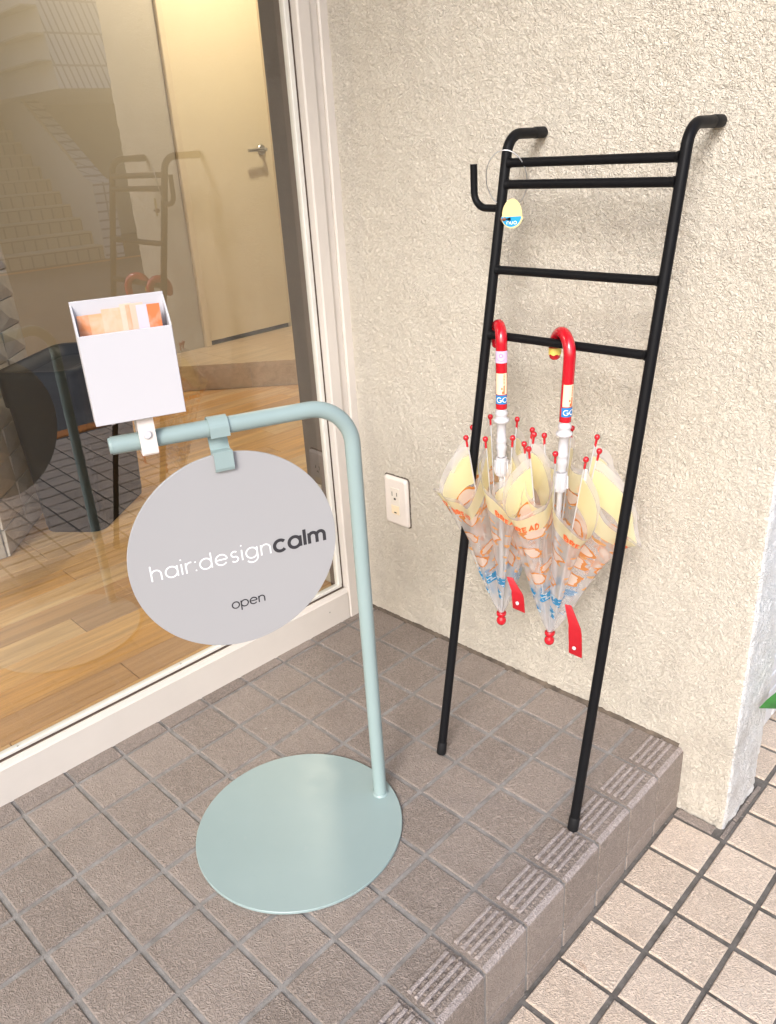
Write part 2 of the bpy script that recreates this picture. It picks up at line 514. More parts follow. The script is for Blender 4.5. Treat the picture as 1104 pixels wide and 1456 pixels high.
# ------------------------------------------------------------------ mesh helpers
class MB:
    def __init__(s):
        s.v, s.f, s.sm, s.mi = [], [], [], []

    def add(s, vs_, fs, smooth=False, mi=0):
        b = len(s.v)
        s.v += [tuple(x) for x in vs_]
        for f in fs:
            s.f.append(tuple(b + k for k in f))
            s.sm.append(smooth)
            s.mi.append(mi)
        return s

    def hexa(s, p, mi=0):
        """8 corners: bottom 4 ccw, top 4 ccw"""
        return s.add(p, [(3, 2, 1, 0), (4, 5, 6, 7), (0, 1, 5, 4), (1, 2, 6, 5), (2, 3, 7, 6), (3, 0, 4, 7)], False, mi)

    def box(s, x0, x1, y0, y1, z0, z1, mi=0):
        return s.hexa([(x0, y0, z0), (x1, y0, z0), (x1, y1, z0), (x0, y1, z0),
                       (x0, y0, z1), (x1, y0, z1), (x1, y1, z1), (x0, y1, z1)], mi)

    def cham(s, fn, a0, a1, b0, b1, c0, c1, e):
        """box in mapped coords with its c1 face chamfered by e; fn(a,b,c)->point"""
        q = []
        for (i, c) in ((0, c0), (0, c1 - e), (e, c1)):
            q += [fn(a0 + i, b0 + i, c), fn(a1 - i, b0 + i, c), fn(a1 - i, b1 - i, c), fn(a0 + i, b1 - i, c)]
        fs = [(3, 2, 1, 0), (8, 9, 10, 11)]
        for l in (0, 4):
            for k in range(4):
                k2 = (k + 1) % 4
                fs.append((l + k, l + k2, l + 4 + k2, l + 4 + k))
        return s.add(q, fs)

    def tube(s, path, r, seg=14, cap=True, mi=0):
        P = [Vector(p) for p in path]
        n = len(P)
        rr = r if isinstance(r, (list, tuple)) else [r] * n
        T = []
        for k in range(n):
            a = P[min(k + 1, n - 1)] - P[max(k - 1, 0)]
            T.append(a.normalized())
        up = Vector((0, 0, 1)) if abs(T[0].z) < 0.9 else Vector((1, 0, 0))
        N = (up - T[0] * up.dot(T[0])).normalized()
        vs_, fs = [], []
        for k in range(n):
            N = (N - T[k] * N.dot(T[k])).normalized()
            B = T[k].cross(N)
            for j in range(seg):
                a = 2 * PI * j / seg
                vs_.append(P[k] + (N * math.cos(a) + B * math.sin(a)) * rr[k])
        for k in range(n - 1):
            for j in range(seg):
                j2 = (j + 1) % seg
                fs.append((k * seg + j, k * seg + j2, (k + 1) * seg + j2, (k + 1) * seg + j))
        s.add(vs_, fs, True, mi)
        if cap:
            s.add(vs_[:seg], [tuple(range(seg))[::-1]], False, mi)
            s.add(vs_[-seg:], [tuple(range(seg))], False, mi)
        return s

    def lathe(s, c, prof, seg=24, smooth=True, shear=(0, 0), mi=0):
        """prof: list of (r, z); axis vertical through c, sheared with z"""
        vs_, fs = [], []
        for (r, z) in prof:
            for j in range(seg):
                a = 2 * PI * j / seg
                vs_.append((c[0] + shear[0] * z + r * math.cos(a), c[1] + shear[1] * z + r * math.sin(a), c[2] + z))
        n = len(prof)
        for k in range(n - 1):
            for j in range(seg):
                j2 = (j + 1) % seg
                fs.append((k * seg + j, k * seg + j2, (k + 1) * seg + j2, (k + 1) * seg + j))
        s.add(vs_, fs, smooth, mi)
        s.add(vs_[:seg], [tuple(range(seg))[::-1]], False, mi)
        s.add(vs_[-seg:], [tuple(range(seg))], False, mi)
        return s

    def disc_slab(s, fn, r, t0, t1, seg=72, bev=0.0):
        """round plate in mapped coords fn(a,b,c) with c the thickness"""
        rings = [(r, t0), (r, t1 - bev), (r - bev, t1)] if bev else [(r, t0), (r, t1)]
        vs_, fs = [], []
        for (q, c) in rings:
            for j in range(seg):
                a = 2 * PI * j / seg
                vs_.append(fn(q * math.cos(a), q * math.sin(a), c))
        m = len(rings)
        for k in range(m - 1):
            for j in range(seg):
                j2 = (j + 1) % seg
                fs.append((k * seg + j, k * seg + j2, (k + 1) * seg + j2, (k + 1) * seg + j))
        fs.append(tuple(range(seg))[::-1])
        fs.append(tuple((m - 1) * seg + j for j in range(seg)))
        return s.add(vs_, fs)

    def mesh(s, name, org=(0, 0, 0)):
        me = bpy.data.meshes.new(name)
        o = Vector(org)
        me.from_pydata([tuple(Vector(v) - o) for v in s.v], [], s.f)
        me.polygons.foreach_set('use_smooth', s.sm)
        me.polygons.foreach_set('material_index', s.mi)
        me.update()
        return me


def worg(p):
    """world origin of a parent chain (translations only)"""
    o = Vector((0, 0, 0))
    while p is not None:
        o += p.location
        p = p.parent
    return o


def obj(name, mb, m, parent=None, loc=None):
    """link one mesh object; mb holds world coordinates"""
    org = worg(parent) if loc is None else Vector(loc)
    me = mb.mesh(name, org)
    for x in (m if isinstance(m, (list, tuple)) else [m]):
        me.materials.append(MAT[x])
    o = bpy.data.objects.new(name, me)
    COL.objects.link(o)
    if parent is not None:
        o.parent = parent
        if loc is not None:
            o.location = Vector(loc) - worg(parent)
    elif loc is not None:
        o.location = loc
    return o


def inst(name, me, parent, loc, rz=0.0, tilt=(0, 0)):
    o = bpy.data.objects.new(name, me)
    COL.objects.link(o)
    if parent is not None:
        o.parent = parent
        o.location = Vector(loc) - worg(parent)
    else:
        o.location = loc
    o.rotation_euler = (tilt[0], tilt[1], rz)
    return o


def tag(o, label=None, cat=None, group=None, kind=None):
    if label:
        o['label'] = label
    if cat:
        o['category'] = cat
    if group:
        o['group'] = group
    if kind:
        o['kind'] = kind
    return o


def empty(name, loc):
    o = bpy.data.objects.new(name, None)
    o.empty_display_size = 0.05
    COL.objects.link(o)
    o.location = loc
    return o


def smesh(mb, name, m):
    me = mb.mesh(name)
    me.materials.append(MAT[m])
    return me


def arc(c, r, a0, a1, n, ex, ey):
    c, ex, ey = Vector(c), Vector(ex), Vector(ey)
    return [c + ex * (r * math.cos(a0 + (a1 - a0) * k / n)) + ey * (r * math.sin(a0 + (a1 - a0) * k / n)) for k in range(n + 1)]


# ------------------------------------------------------------------ stroke lettering
def _arc(cx, cy, r, a0, a1, n=20, ry=None):
    ry = r if ry is None else ry
    return [(cx + r * math.cos(math.radians(a0 + (a1 - a0) * k / n)), cy + ry * math.sin(math.radians(a0 + (a1 - a0) * k / n))) for k in range(n + 1)]


def glyph(ch):
    O = _arc(.5, .5, .5, 0, 360, 28)
    G = {
        'h': ([[(0, 0), (0, 1.45)], [(0, .45)] + _arc(.41, .58, .41, 180, 0) + [(.82, 0)]], .82),
        'a': ([O, [(1, 1), (1, 0)]], 1.0),
        'i': ([[(0, 0), (0, 1)], 'dot', (0, 1.40)], 0.0),
        'r': ([[(0, 0), (0, 1)], [(0, .45)] + _arc(.40, .58, .40, 180, 75, 10)], .45),
        ':': (['dot', (0, .10), 'dot', (0, .90)], 0.0),
        'd': ([O, [(1, 1.45), (1, 0)]], 1.0),
        'e': ([[(0.02, .52), (.98, .52)], _arc(.5, .5, .5, 2, 322, 26)], 1.0),
        's': ([_arc(.30, .745, .27, 40, 270, 14, .255) + _arc(.30, .255, .29, 90, -145, 14, .255)[1:]], .6),
        'g': ([O, [(1, 1), (1, .05)] + _arc(.5, .02, .5, 0, -150, 16, .45)], 1.0),
        'n': ([[(0, 0), (0, 1)], [(0, .45)] + _arc(.41, .58, .41, 180, 0) + [(.82, 0)]], .82),
        'c': ([_arc(.5, .5, .5, 42, 318, 24)], .88),
        'l': ([[(0, 0), (0, 1.45)]], 0.0),
        'm': ([[(0, 0), (0, 1)], [(0, .5)] + _arc(.34, .64, .34, 180, 0, 14) + [(.68, 0)],
               [(.68, .5)] + _arc(1.02, .64, .34, 180, 0, 14) + [(1.36, 0)]], 1.36),
        'o': ([O], 1.0),
        'p': ([O, [(0, 1), (0, -.5)]], 1.0),
        'u': ([[(0, 1), (0, .42)] + _arc(.4, .42, .4, 180, 360, 12) + [(.8, 1)]], .8),
        'B': ([[(0, 0), (0, 1), (.35, 1)] + _arc(.35, .75, .25, 90, -90, 8) + [(0, .5)], [(.35, .5)] + _arc(.38, .25, .25, 90, -90, 8) + [(0, 0)]], .62),
        'R': ([[(0, 0), (0, 1), (.35, 1)] + _arc(.35, .74, .26, 90, -90, 8) + [(0, .48)], [(.3, .48), (.6, 0)]], .62),
        'E': ([[(.55, 1), (0, 1), (0, 0), (.55, 0)], [(0, .5), (.45, .5)]], .55),
        'A': ([[(0, 0), (.36, 1), (.72, 0)], [(.15, .35), (.57, .35)]], .72),
        'D': ([[(0, 0), (0, 1), (.25, 1)] + _arc(.25, .5, .42, 90, -90, 12, .5) + [(0, 0)]], .67),
        'G': ([_arc(.5, .5, .5, 45, 350, 24) + [(.98, .45), (.6, .45)]], 1.0),
        'O': ([O], 1.0),
    }
    return G[ch]


def lettering(mb, text, fn, xh, weight, width=None, gap=.4, order=[0], wave=0):
    """ribbon strokes; fn(x, y, lift) -> point; xh = x-height in metres; stretched by its gaps to width"""
    adv = sum(glyph(c)[1] for c in text) * xh
    g = gap * xh
    if width is not None and len(text) > 1:
        g = (width - adv) / (len(text) - 1)
    x = 0.0
    hw = weight / 2
    for ch in text:
        strokes, a = glyph(ch)
        k = 0
        while k < len(strokes):
            st = strokes[k]
            order[0] += 1
            lift = 0.00002 * (order[0] % 12)
            if st == 'dot':
                cx, cy = strokes[k + 1]
                ring = [fn(x + cx * xh + hw * 1.15 * math.cos(t * PI / 7), cy * xh + hw * 1.15 * math.sin(t * PI / 7), lift) for t in range(14)]
                mb.add(ring, [tuple(range(14))])
                k += 2
                continue
            pts = [Vector((x + p[0] * xh, p[1] * xh)) for p in st]
            L, Rr = [], []
            for q in range(len(pts)):
                d0 = (pts[q] - pts[q - 1]).normalized() if q else None
                d1 = (pts[q + 1] - pts[q]).normalized() if q < len(pts) - 1 else None
                if (pts[0] - pts[-1]).length < 1e-6:
                    d0 = d0 or (pts[-1] - pts[-2]).normalized()
                    d1 = d1 or (pts[1] - pts[0]).normalized()
                d0 = d0 or d1
                d1 = d1 or d0
                t = (d0 + d1)
                t = t.normalized() if t.length > 1e-6 else d1
                nn = Vector((-t.y, t.x))
                sc_ = hw / max(0.4, nn.dot(Vector((-d1.y, d1.x))))
                L.append(fn(pts[q].x + nn.x * sc_, pts[q].y + nn.y * sc_, lift))
                Rr.append(fn(pts[q].x - nn.x * sc_, pts[q].y - nn.y * sc_, lift))
            n = len(pts)
            mb.add(L + Rr, [(q, n + q, n + q + 1, q + 1) for q in range(n - 1)])
            k += 1
        x += a * xh + g
    return mb


# ================================================================== GROUND AND FLOORS
ZL = -0.141            # lower paving level
ZI = 0.03              # shop floor level


def FW(s, n, z):
    """shop-window coordinates: along, out, up"""
    p = Vector((-0.7185, 0, 0)) + FD * s + FN * n
    return Vector((p.x, p.y, z))


# road sheet to the horizon
g = MB()
g.add([(-80, -80, ZL - 0.012), (80, -80, ZL - 0.012), (80, 80, ZL - 0.012), (-80, 80, ZL - 0.012)], [(0, 1, 2, 3)])
road = tag(obj('road', g, 'asphalt'), kind='structure')
for (x0, x1) in ((8.30, 8.45),):
    g = MB()
    g.hexa([(x0 + .0, -20, ZL - 0.011), (x1, -20, ZL - 0.011), (x1 + .6, 20, ZL - 0.011), (x0 + .6, 20, ZL - 0.011),
            (x0, -20, ZL - 0.007), (x1, -20, ZL - 0.007), (x1 + .6, 20, ZL - 0.007), (x0 + .6, 20, ZL - 0.007)])
    ln = obj('road_line', g, 'orange_line', road)

# entrance platform: mortar bed with brown tiles, nosing tiles and riser strips
g = MB()
YB = -2.3
g.box(-0.80, 0.0905, YB, 0.02, ZL - 0.02, -0.0028)
g.box(.0906, .0970, YB, -.002, ZL - .02, -.0055)
entrance = tag(obj('entrance_floor', g, 'grout'), kind='structure')

t_full = MB()
t_full.cham(lambda a, b, c: (a, b, c), -.0458, .0458, -.0458, .0458, -.006, 0, .0014)
me_tile = smesh(t_full, 'tile', 'tile')
for j in range(23):
    for i in range(7):
        inst('tile', me_tile, entrance, (-0.05 - .1 * i + random.uniform(-.0006, .0006), -0.05 - .1 * j + random.uniform(-.0006, .0006), random.uniform(-.0004, .0004)),
             random.choice((0, PI / 2, PI, -PI / 2)) + random.uniform(-.004, .004), (random.uniform(-.003, .003), random.uniform(-.003, .003)))
# cut row along the window
for j in range(23):
    y1, y0 = -.1 * j - .0038, -.1 * j - .0962
    g = MB()
    xa0 = FW(-y0, 0, 0).x - .01
    xa1 = FW(-y1, 0, 0).x - .01
    q = [(xa0, y0), (-.7038, y0), (-.7038, y1), (xa1, y1)]
    g.hexa([(x, y, -.006) for x, y in q] + [(x, y, 0.0002) for x, y in q])
    obj('cut_tile', g, 'tile', entrance)

# nosing tile with slip ribs and a turned-down front
g = MB()
W = .0464
prof = [(.0038, -.006), (.0038, 0), (.090, .0004), (.0955, -.0012), (.0985, -.0045), (.0995, -.009), (.0995, -.1035), (.0915, -.1035), (.0915, -.006)]
vs_ = [(x, -W, z) for x, z in prof] + [(x, W, z) for x, z in prof]
n = len(prof)
g.add(vs_, [(k, k + n, (k + 1) % n + n, (k + 1) % n) for k in range(n)] + [tuple(range(n)), tuple(range(n, 2 * n))[::-1]])
for q in (2, 3):
    g.mi[q] = 1
for k, x in enumerate((.036, .0485, .061, .0735)):
    g.cham(lambda a, b, c: (a, b, c), x, x + .0062, -.041, .041, -.001, .0042, .0016)
    for q in range(len(g.mi) - 10, len(g.mi)):
        g.mi[q] = 1
    if k < 3:
        for q in range(5):
            yy = -.036 + q * .017 + (.006 if k % 2 else 0)
            g.cham(lambda a, b, c: (a, b, c), x + .0068, x + .0118, yy, yy + .0085, -.001, .0030, .0010)
for q in range(9):
    g.cham(lambda a, b, c: (a, b, c), .0803, .0855, -.040 + q * .009, -.0345 + q * .009, -.001, .0016, .0006)
me_nose = smesh(g, 'nosing_tile', 'tile')
me_nose.materials.append(MAT['tile_worn'])
g = MB()
g.cham(lambda a, b, c: (c, a, b), -W, W, ZL - .004, -.1085, .0915, .0992, .0012)
me_strip = smesh(g, 'riser_tile', 'tile')
for j in range(23):
    y = -.05 - .1 * j
    inst('nosing_tile', me_nose, entrance, (random.uniform(-.0006, .0004), y, random.uniform(-.0003, .0003)), random.uniform(-.003, .003))
    inst('riser_tile', me_strip, entrance, (random.uniform(-.0008, .0004), y, 0))

# lower paving
PX, PY = .0985, .0982
g = MB()
g.box(.05, 1.70, -3.2, 3.2, ZL - .010, ZL - .0038)
paving = tag(obj('lower_paving', g, 'grout2'), kind='structure')
t2 = MB()
t2.cham(lambda a, b, c: (a, b, c), -.0446, .0446, -.0446, .0446, -.008, 0, .0016)
me_tile2 = smesh(t2, 'paving_tile', 'tile2')
rest = MB()
for i in range(16):
    for j in range(-12, 22):
        x = .1015 + PX * (i + .5)
        y = -.0265 - PY * (j + .5) + PY
        if x < .188 and .02 < y < .15:
            continue
        near = i < 9 and -1.75 < y < 1.12
        if near:
            inst('paving_tile', me_tile2, paving, (x + random.uniform(-.001, .001), y + random.uniform(-.001, .001), ZL + random.uniform(-.0007, .0007)),
                 random.choice((0, PI / 2, PI, -PI / 2)) + random.uniform(-.006, .006), (random.uniform(-.006, .006), random.uniform(-.006, .006)))
        else:
            rest.cham(lambda a, b, c: (x + a, y + b, ZL + c), -.0446, .0446, -.0446, .0446, -.008, 0, .0016)
tag(obj('far_paving_tiles', rest, 'tile2', paving), kind='stuff')
# the cut pieces along the foot of the wall end
for (x0, x1, y0, y1) in ((.104, .176, -.024, -.004), (.1915, .1985, -.02, .030), (.1915, .1985, .036, .090), (.1915, .1985, .095, .150)):
    g = MB()
    g.cham(lambda a, b, c: (a, b, ZL + c), x0, x1, y0, y1, -.006, .0004, .001)
    obj('paving_tile', g, 'tile', paving)
# orange edging between paving and road
g = MB()
g.cham(lambda a, b, c: (a, b, ZL + c), 1.705, 1.80, -3.2, 3.2, -.011, .004, .006)
tag(obj('edging_strip', g, 'orange_line'), kind='structure')


# ================================================================== STUCCO WALL
def stucco_wall():
    root = empty('stucco_wall', (-0.26, 0.06, ZL))
    tag(root, 'cream rough stucco wall ending in a pillar beside the step', 'wall')
    du = 0.0034
    L1, L2 = 0.188 + 0.725, 0.135
    nu = int((L1 + L2) / du) + 1
    z0, z1 = ZL - .012, 1.62
    nz = int((z1 - z0) / du) + 1
    N = noise.noise
    vs_, idx = [], []
    rr = 0.009
    for k in range(nz):
        z = z0 + (z1 - z0) * k / (nz - 1)
        for i in range(nu):
            u = (L1 + L2) * i / (nu - 1)
            # path with a rounded arris
            if u < L1 - rr:
                x, y, nx, ny = -0.725 + u, 0.0, 0.0, -1.0
            elif u > L1 + rr:
                x, y, nx, ny = 0.188, u - L1, 1.0, 0.0
            else:
                a = (u - (L1 - rr)) / (2 * rr) * PI / 2
                nx, ny = math.sin(a), -math.cos(a)
                x, y = 0.188 - rr + rr * math.sin(a), rr - rr * math.cos(a)
            p = Vector((x * 1.0, y * 1.0, z))
            q = p * 55
            wv = Vector((N(q), N(q + Vector((7.1, 3, 1))), N(q + Vector((1, 9.2, 4))))) * 0.55
            a_ = N(p * 140 + wv)
            b_ = N(p * 92 + Vector((3, 1, 8)) + wv)
            h = 0.0015 * a_ + 0.0013 * (1 - 2 * abs(b_)) + 0.0012 * N(p * 22) + 0.0015 * N(p * 5)
            if z < ZL + 0.012 and x > 0.1:
                h += 0.003 * N(p * 60) - 0.001
            vs_.append((x + nx * h, y + ny * h, z))
    fs = []
    for k in range(nz - 1):
        b = k * nu
        for i in range(nu - 1):
            fs.append((b + i, b + i + 1, b + nu + i + 1, b + nu + i))
    g = MB()
    g.add(vs_, fs, True)
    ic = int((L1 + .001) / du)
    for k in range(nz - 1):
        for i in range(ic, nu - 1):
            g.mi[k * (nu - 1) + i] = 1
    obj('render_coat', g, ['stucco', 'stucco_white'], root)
    g = MB()
    g.box(-.722, .180, .008, .128, ZL - .02, 1.615)
    g.box(-.722, .186, .002, .132, 1.62, 2.7)
    obj('wall_core', g, 'stucco', root)


stucco_wall()

# grimy mortar fillet where the brown tiles meet the wall
g = MB()
xs_ = np.linspace(-.716, .090, 90)
vs_ = []
for x in xs_:
    a = .0035 + .0028 * noise.noise(Vector((x * 38, 2, 0))) + .0012 * noise.noise(Vector((x * 130, 5, 0)))
    vs_ += [(x, .004, .0058 + a * .5), (x, -.0035 - a * .35, .0042 + a * .3), (x, -.0052 - a * .8, -.003)]
g.add(vs_, [(3 * k + q, 3 * k + q + 1, 3 * k + q + 4, 3 * k + q + 3) for k in range(89) for q in range(2)], True)
obj('mortar_fillet', g, 'sealant', entrance)

# white brick return wall behind the pillar
root = empty('white_brick_wall', (0.09, 1.2, ZL))
tag(root, 'white painted brick wall set back behind the stucco pillar', 'wall')
g = MB()
g.box(.02, .129, .136, 3.2, ZL - .02, 2.7)
obj('mortar_bed', g, 'bjoint', root)
BH, BL = .046, .118
bm_ = MB()
bm_.cham(lambda a, b, c: (c, a, b), -.056, .056, -.0208, .0208, -.004, .0035, .0018)
me_brick = smesh(bm_, 'brick', 'brickw')
for r in range(38):
    for k in range(7):
        y = .139 + .059 + BL * k + (BL / 2 if r % 2 else 0)
        inst('brick', me_brick, root, (.130 + random.uniform(-.0006, .0006), y, ZL + .022 + BH * r))
g = MB()
for r in range(38, 60):
    for k in range(26):
        y = .139 + .059 + BL * k + (BL / 2 if r % 2 else 0)
        g.cham(lambda a, b, c: (.130 + c, y + a, ZL + .022 + BH * r + b), -.056, .056, -.0208, .0208, -.004, .0035, .0018)
for r in range(38):
    for k in range(7, 26):
        y = .139 + .059 + BL * k + (BL / 2 if r % 2 else 0)
        g.cham(lambda a, b, c: (.130 + c, y + a, ZL + .022 + BH * r + b), -.056, .056, -.0208, .0208, -.004, .0035, .0018)
tag(obj('far_bricks', g, 'brickw', root), kind='stuff')


# ================================================================== SHOP WINDOW
root = empty('shop_window', tuple(FW(1.0, -.02, 0)))
tag(root, 'large shop window in a cream metal frame with a low sill rail', 'window')


def fbox(s0, s1, n0, n1, z0, z1, e=.0025):
    g = MB()
    # outward chamfered profile: thickness axis = n
    g.cham(lambda a, b, c: FW(a, c, b), s0, s1, z0, z1, n0, n1, e)
    return g


ZT = 2.45
g = MB()
zz = np.linspace(0, 1.8, 160)
vs_ = []
for z in zz:
    a = .0032 + .0022 * noise.noise(Vector((3, 1, z * 42))) + .001 * noise.noise(Vector((1, 3, z * 140)))
    vs_ += [FW(-.0035, .0005, z), FW(-.0042 - .001, .0022 + a * .25, z), FW(-.0045, .003 + a, z) + Vector((0, .002, 0))]
g.add(vs_, [(3 * k + q, 3 * k + q + 1, 3 * k + q + 4, 3 * k + q + 3) for k in range(159) for q in range(2)], True)
obj('edge_sealant', g, 'sealant', root)
obj('jamb_outer', fbox(-.004, .0210, -.06, .001, -.004, ZT), 'frame', root)
obj('jamb_channel', fbox(.0212, .0410, -.06, -.005, -.003, ZT, .001), 'frame', root)
obj('jamb', fbox(.0412, .0723, -.06, .0015, -.003, ZT, .003), 'frame', root)
obj('jamb_gasket', fbox(.0725, .0770, -.06, -.017, .07, ZT, .0008), 'gasket', root)
obj('glazing_bead', fbox(.0772, .0885, -.0290, -.0150, .0895, ZT, .0015), 'bead', root)
obj('sill_rail', fbox(.0725, 3.3, -.034, .0, -.004, .0735, .003), 'frame', root)
g = MB()
g.hexa([FW(.0725, -.012, .0735), FW(3.3, -.012, .0735), FW(3.3, -.0031, .0735), FW(.0725, -.0031, .0735),
        FW(.0725, -.012, .0795), FW(3.3, -.012, .0795), FW(3.3, -.0065, .0795), FW(.0725, -.0065, .0795)])
obj('sill_lip', g, 'frame', root)
obj('sill_gasket', fbox(.0772, 3.3, -.0289, -.0125, .074, .0805, .001), 'gasket', root)
obj('sill_bead', fbox(.0772, 3.3, -.0290, -.0165, .0807, .0893, .0015), 'bead', root)
# screw heads on the bead
for s in (.20, .52, .86, 1.3):
    g = MB()
    g.disc_slab(lambda a, b, c: FW(s + a, -.0200 + b, .0893 + c), .0018, -.001, .0006, 12)
    obj('screw_head', g, 'metal', root)
g = MB()
g.disc_slab(lambda a, b, c: FW(.135 + a, c, .042 + b), .0018, -.001, .0006, 12)
obj('screw_head', g, 'metal', root)
# the pane: the outer face reflects, the other faces only transmit
g = MB()
s0, s1, n0, n1, z0, z1 = .080, 3.28, -.0275, -.0225, .083, ZT
p = [FW(s0, n0, z0), FW(s1, n0, z0), FW(s1, n1, z0), FW(s0, n1, z0), FW(s0, n0, z1), FW(s1, n0, z1), FW(s1, n1, z1), FW(s0, n1, z1)]
g.add(p, [(2, 3, 7, 6)], False, 0)
g.add(p, [(0, 1, 5, 4), (3, 2, 1, 0), (4, 5, 6, 7), (1, 2, 6, 5), (3, 0, 4, 7)], False, 1)
obj('pane', g, ['glass', 'clear'], root)
obj('head_rail', fbox(.0765, 3.3, -.06, .004, ZT + .001, ZT + .1), 'frame', root)
obj('far_jamb', fbox(3.301, 3.40, -.06, .004, -.003, ZT + .1), 'frame', root)
# facade above the window
g = MB()
g.cham(lambda a, b, c: FW(a, c, b), -.004, 4.2, ZT + .101, 2.75, -.12, .004, .003)
g.cham(lambda a, b, c: FW(a, c, b), 3.401, 4.2, -.02, ZT + .10, -.12, .002, .003)
tag(obj('shop_facade', g, 'stucco'), 'cream facade band above and beside the shop window', 'wall')

# unseen overhang added above the entrance, reach and height set to shade it
g = MB()
g.cham(lambda a, b, c: (a, b, 2.75 - c), -.72, .30, -3.0, .0, .0, .28, .01)
tag(obj('porch_shade_soffit', g, 'stucco'), 'cream unseen soffit added to shade the entrance', 'soffit')

# ================================================================== INTERIOR
DX = -3.02
g = MB()
q = [(DX - .1, -4.2), (FW(4.2, -.05, 0).x, -4.2), (FW(-2.0, -.05, 0).x, 2.0), (DX - .1, 2.0)]
g.hexa([(x, y, ZL - .02) for x, y in q] + [(x, y, ZI - .009) for x, y in q])
shop_floor = tag(obj('shop_floor', g, 'dkgap'), kind='structure')
pw = .0905
for r in range(26):
    n0 = -.0345 - pw * (r + 1)
    n1 = -.0345 - pw * r
    s = -2.05 + random.uniform(0, .9)
    if r == 0:
        s = -1.1
    if r in (1,):
        s = -.83 - .1
    cuts = [-2.05]
    while s < 3.6:
        cuts.append(s)
        s += random.choice((.6, .75, .9, 1.05, 1.2))
    cuts.append(3.9)
    for a, b in zip(cuts[:-1], cuts[1:]):
        if FW(a, n0, 0).x < DX - .06:
            continue
        g = MB()
        g.cham(lambda p_, q_, c: FW(p_, q_, c), a + .0009, b - .0009, n0 + .0009, n1 - .0009, ZI - .008, ZI + random.uniform(-.0002, .0002), .0010)
        obj('plank', g, 'plank', shop_floor, FW((a + b) / 2, (n0 + n1) / 2, ZI))

# raised platform with its diagonal front
HP = .122
root = empty('wood_platform', (-2.7, 1.2, ZI))
tag(root, 'pale wood platform step with a diagonal front below the cream door', 'platform')
A0, A1 = Vector((-2.388, 1.183)), Vector((-2.766, .802))
dd = (A1 - A0).normalized()
P_l = A0 + dd * ((DX - A0.x) / dd.x)
P_r = A0 - dd * ((1.75 - A0.y) / dd.y * 1.0) * -1 if False else A0 - dd * ((A0.y - 1.75) / dd.y)
nn_ = Vector((-dd.y, dd.x))
if nn_.dot(Vector((1, -1))) > 0:
    nn_ = -nn_
L_ = (P_l - P_r).length
k = 0
pos_ = 0.0
cutsy = [P_l.y - .02] + [.80, 1.02, 1.27, 1.5, 1.755]
for a, b in zip(cutsy[:-1], cutsy[1:]):
    # boards run front to back; front end follows the diagonal
    xa = A0.x + dd.x * ((a - A0.y) / dd.y)
    xb = A0.x + dd.x * ((b - A0.y) / dd.y)
    g = MB()
    q = [(DX + .0, a + .0008), (max(xa, DX + .001), a + .0008), (xb, b - .0008), (DX + .0, b - .0008)]
    g.hexa([(x, y, ZI + HP - .024) for x, y in q] + [(x, y, ZI + HP) for x, y in q])
    obj('top_board', g, 'step', root, (DX + .3, (a + b) / 2, ZI + HP))
npan = 5
for k in range(npan):
    a = P_r + dd * (L_ * k / npan + .0006)
    b = P_r + dd * (L_ * (k + 1) / npan - .0006)
    a2, b2 = a + nn_ * .006, b + nn_ * .006
    a3, b3 = a + nn_ * .024, b + nn_ * .024
    g = MB()
    g.hexa([(q.x, q.y, ZI + .0006) for q in (a2, b2, b3, a3)] + [(q.x, q.y, ZI + HP - .0245) for q in (a2, b2, b3, a3)])
    obj('riser_board', g, 'step', root, ((a.x + b.x) / 2, (a.y + b.y) / 2, ZI))

# walls and ceiling of the room
g = MB()
g.box(DX - .1, DX, -4.2, 1.118, ZI, 2.5)
g.box(DX - .1, DX, 1.70, 1.76, ZI, 2.5)
g.box(DX - .1, DX, 1.118, 1.70, 2.13, 2.5)
tag(obj('back_wall', g, 'wall'), 'cream painted back wall of the shop around the door', 'wall')
g = MB()
g.box(DX - .1, .02, 1.76, 1.86, ZL, 2.5)
tag(obj('side_wall', g, 'wall'), 'cream painted side wall right of the inner door', 'wall')
g = MB()
g.box(DX - .1, -.75, -4.3, -4.2, ZL, 2.5)
tag(obj('end_wall', g, 'wall'), 'cream painted end wall of the shop', 'wall')
g = MB()
g.box(DX - .1, -.745, -4.2, 1.76, 2.5, 2.75)
g.box(-.745, .02, .135, 1.76, 2.5, 2.75)
tag(obj('shop_ceiling', g, 'white'), kind='structure')
g = MB()
g.cham(lambda a, b, c: (c, a, b), -4.15, 1.10, ZI + .002, ZI + .07, DX + .0005, DX + .012, .003)
bb = tag(obj('skirting_board', g, 'trim'), 'low cream skirting board along the shop back wall', 'skirting')

# door
root = empty('inner_door', (DX, 1.41, ZI + HP))
tag(root, 'plain cream interior door with a steel lever above the platform', 'door')
zb = ZI + HP
for (a, b) in ((1.105, 1.1395), (1.6785, 1.712)):
    g = MB()
    g.cham(lambda p_, q_, c: (c, p_, q_), a, b, zb + .0005, 2.16, DX - .03, DX + .02, .003)
    obj('jamb', g, 'trim', root)
g = MB()
g.cham(lambda p_, q_, c: (c, p_, q_), 1.105, 1.712, 2.161, 2.2, DX - .03, DX + .02, .003)
obj('head_jamb', g, 'trim', root)
g = MB()
g.cham(lambda p_, q_, c: (c, p_, q_), 1.143, 1.675, zb + .022, 2.155, DX - .035, DX + .003, .002)
leaf_ = obj('leaf', g, 'door', root)
g = MB()
g.box(DX - .06, DX - .02, 1.14, 1.678, zb - .01, zb + .03)
obj('threshold', g, 'dkgap', root)
hy, hz = 1.607, 1.056
g = MB()
g.disc_slab(lambda a, b, c: (DX + .003 + c, hy + a, hz + b), .024, 0, .009, 28, .003)
g.tube([(DX + .008, hy, hz), (DX + .045, hy, hz)], .009, 14)
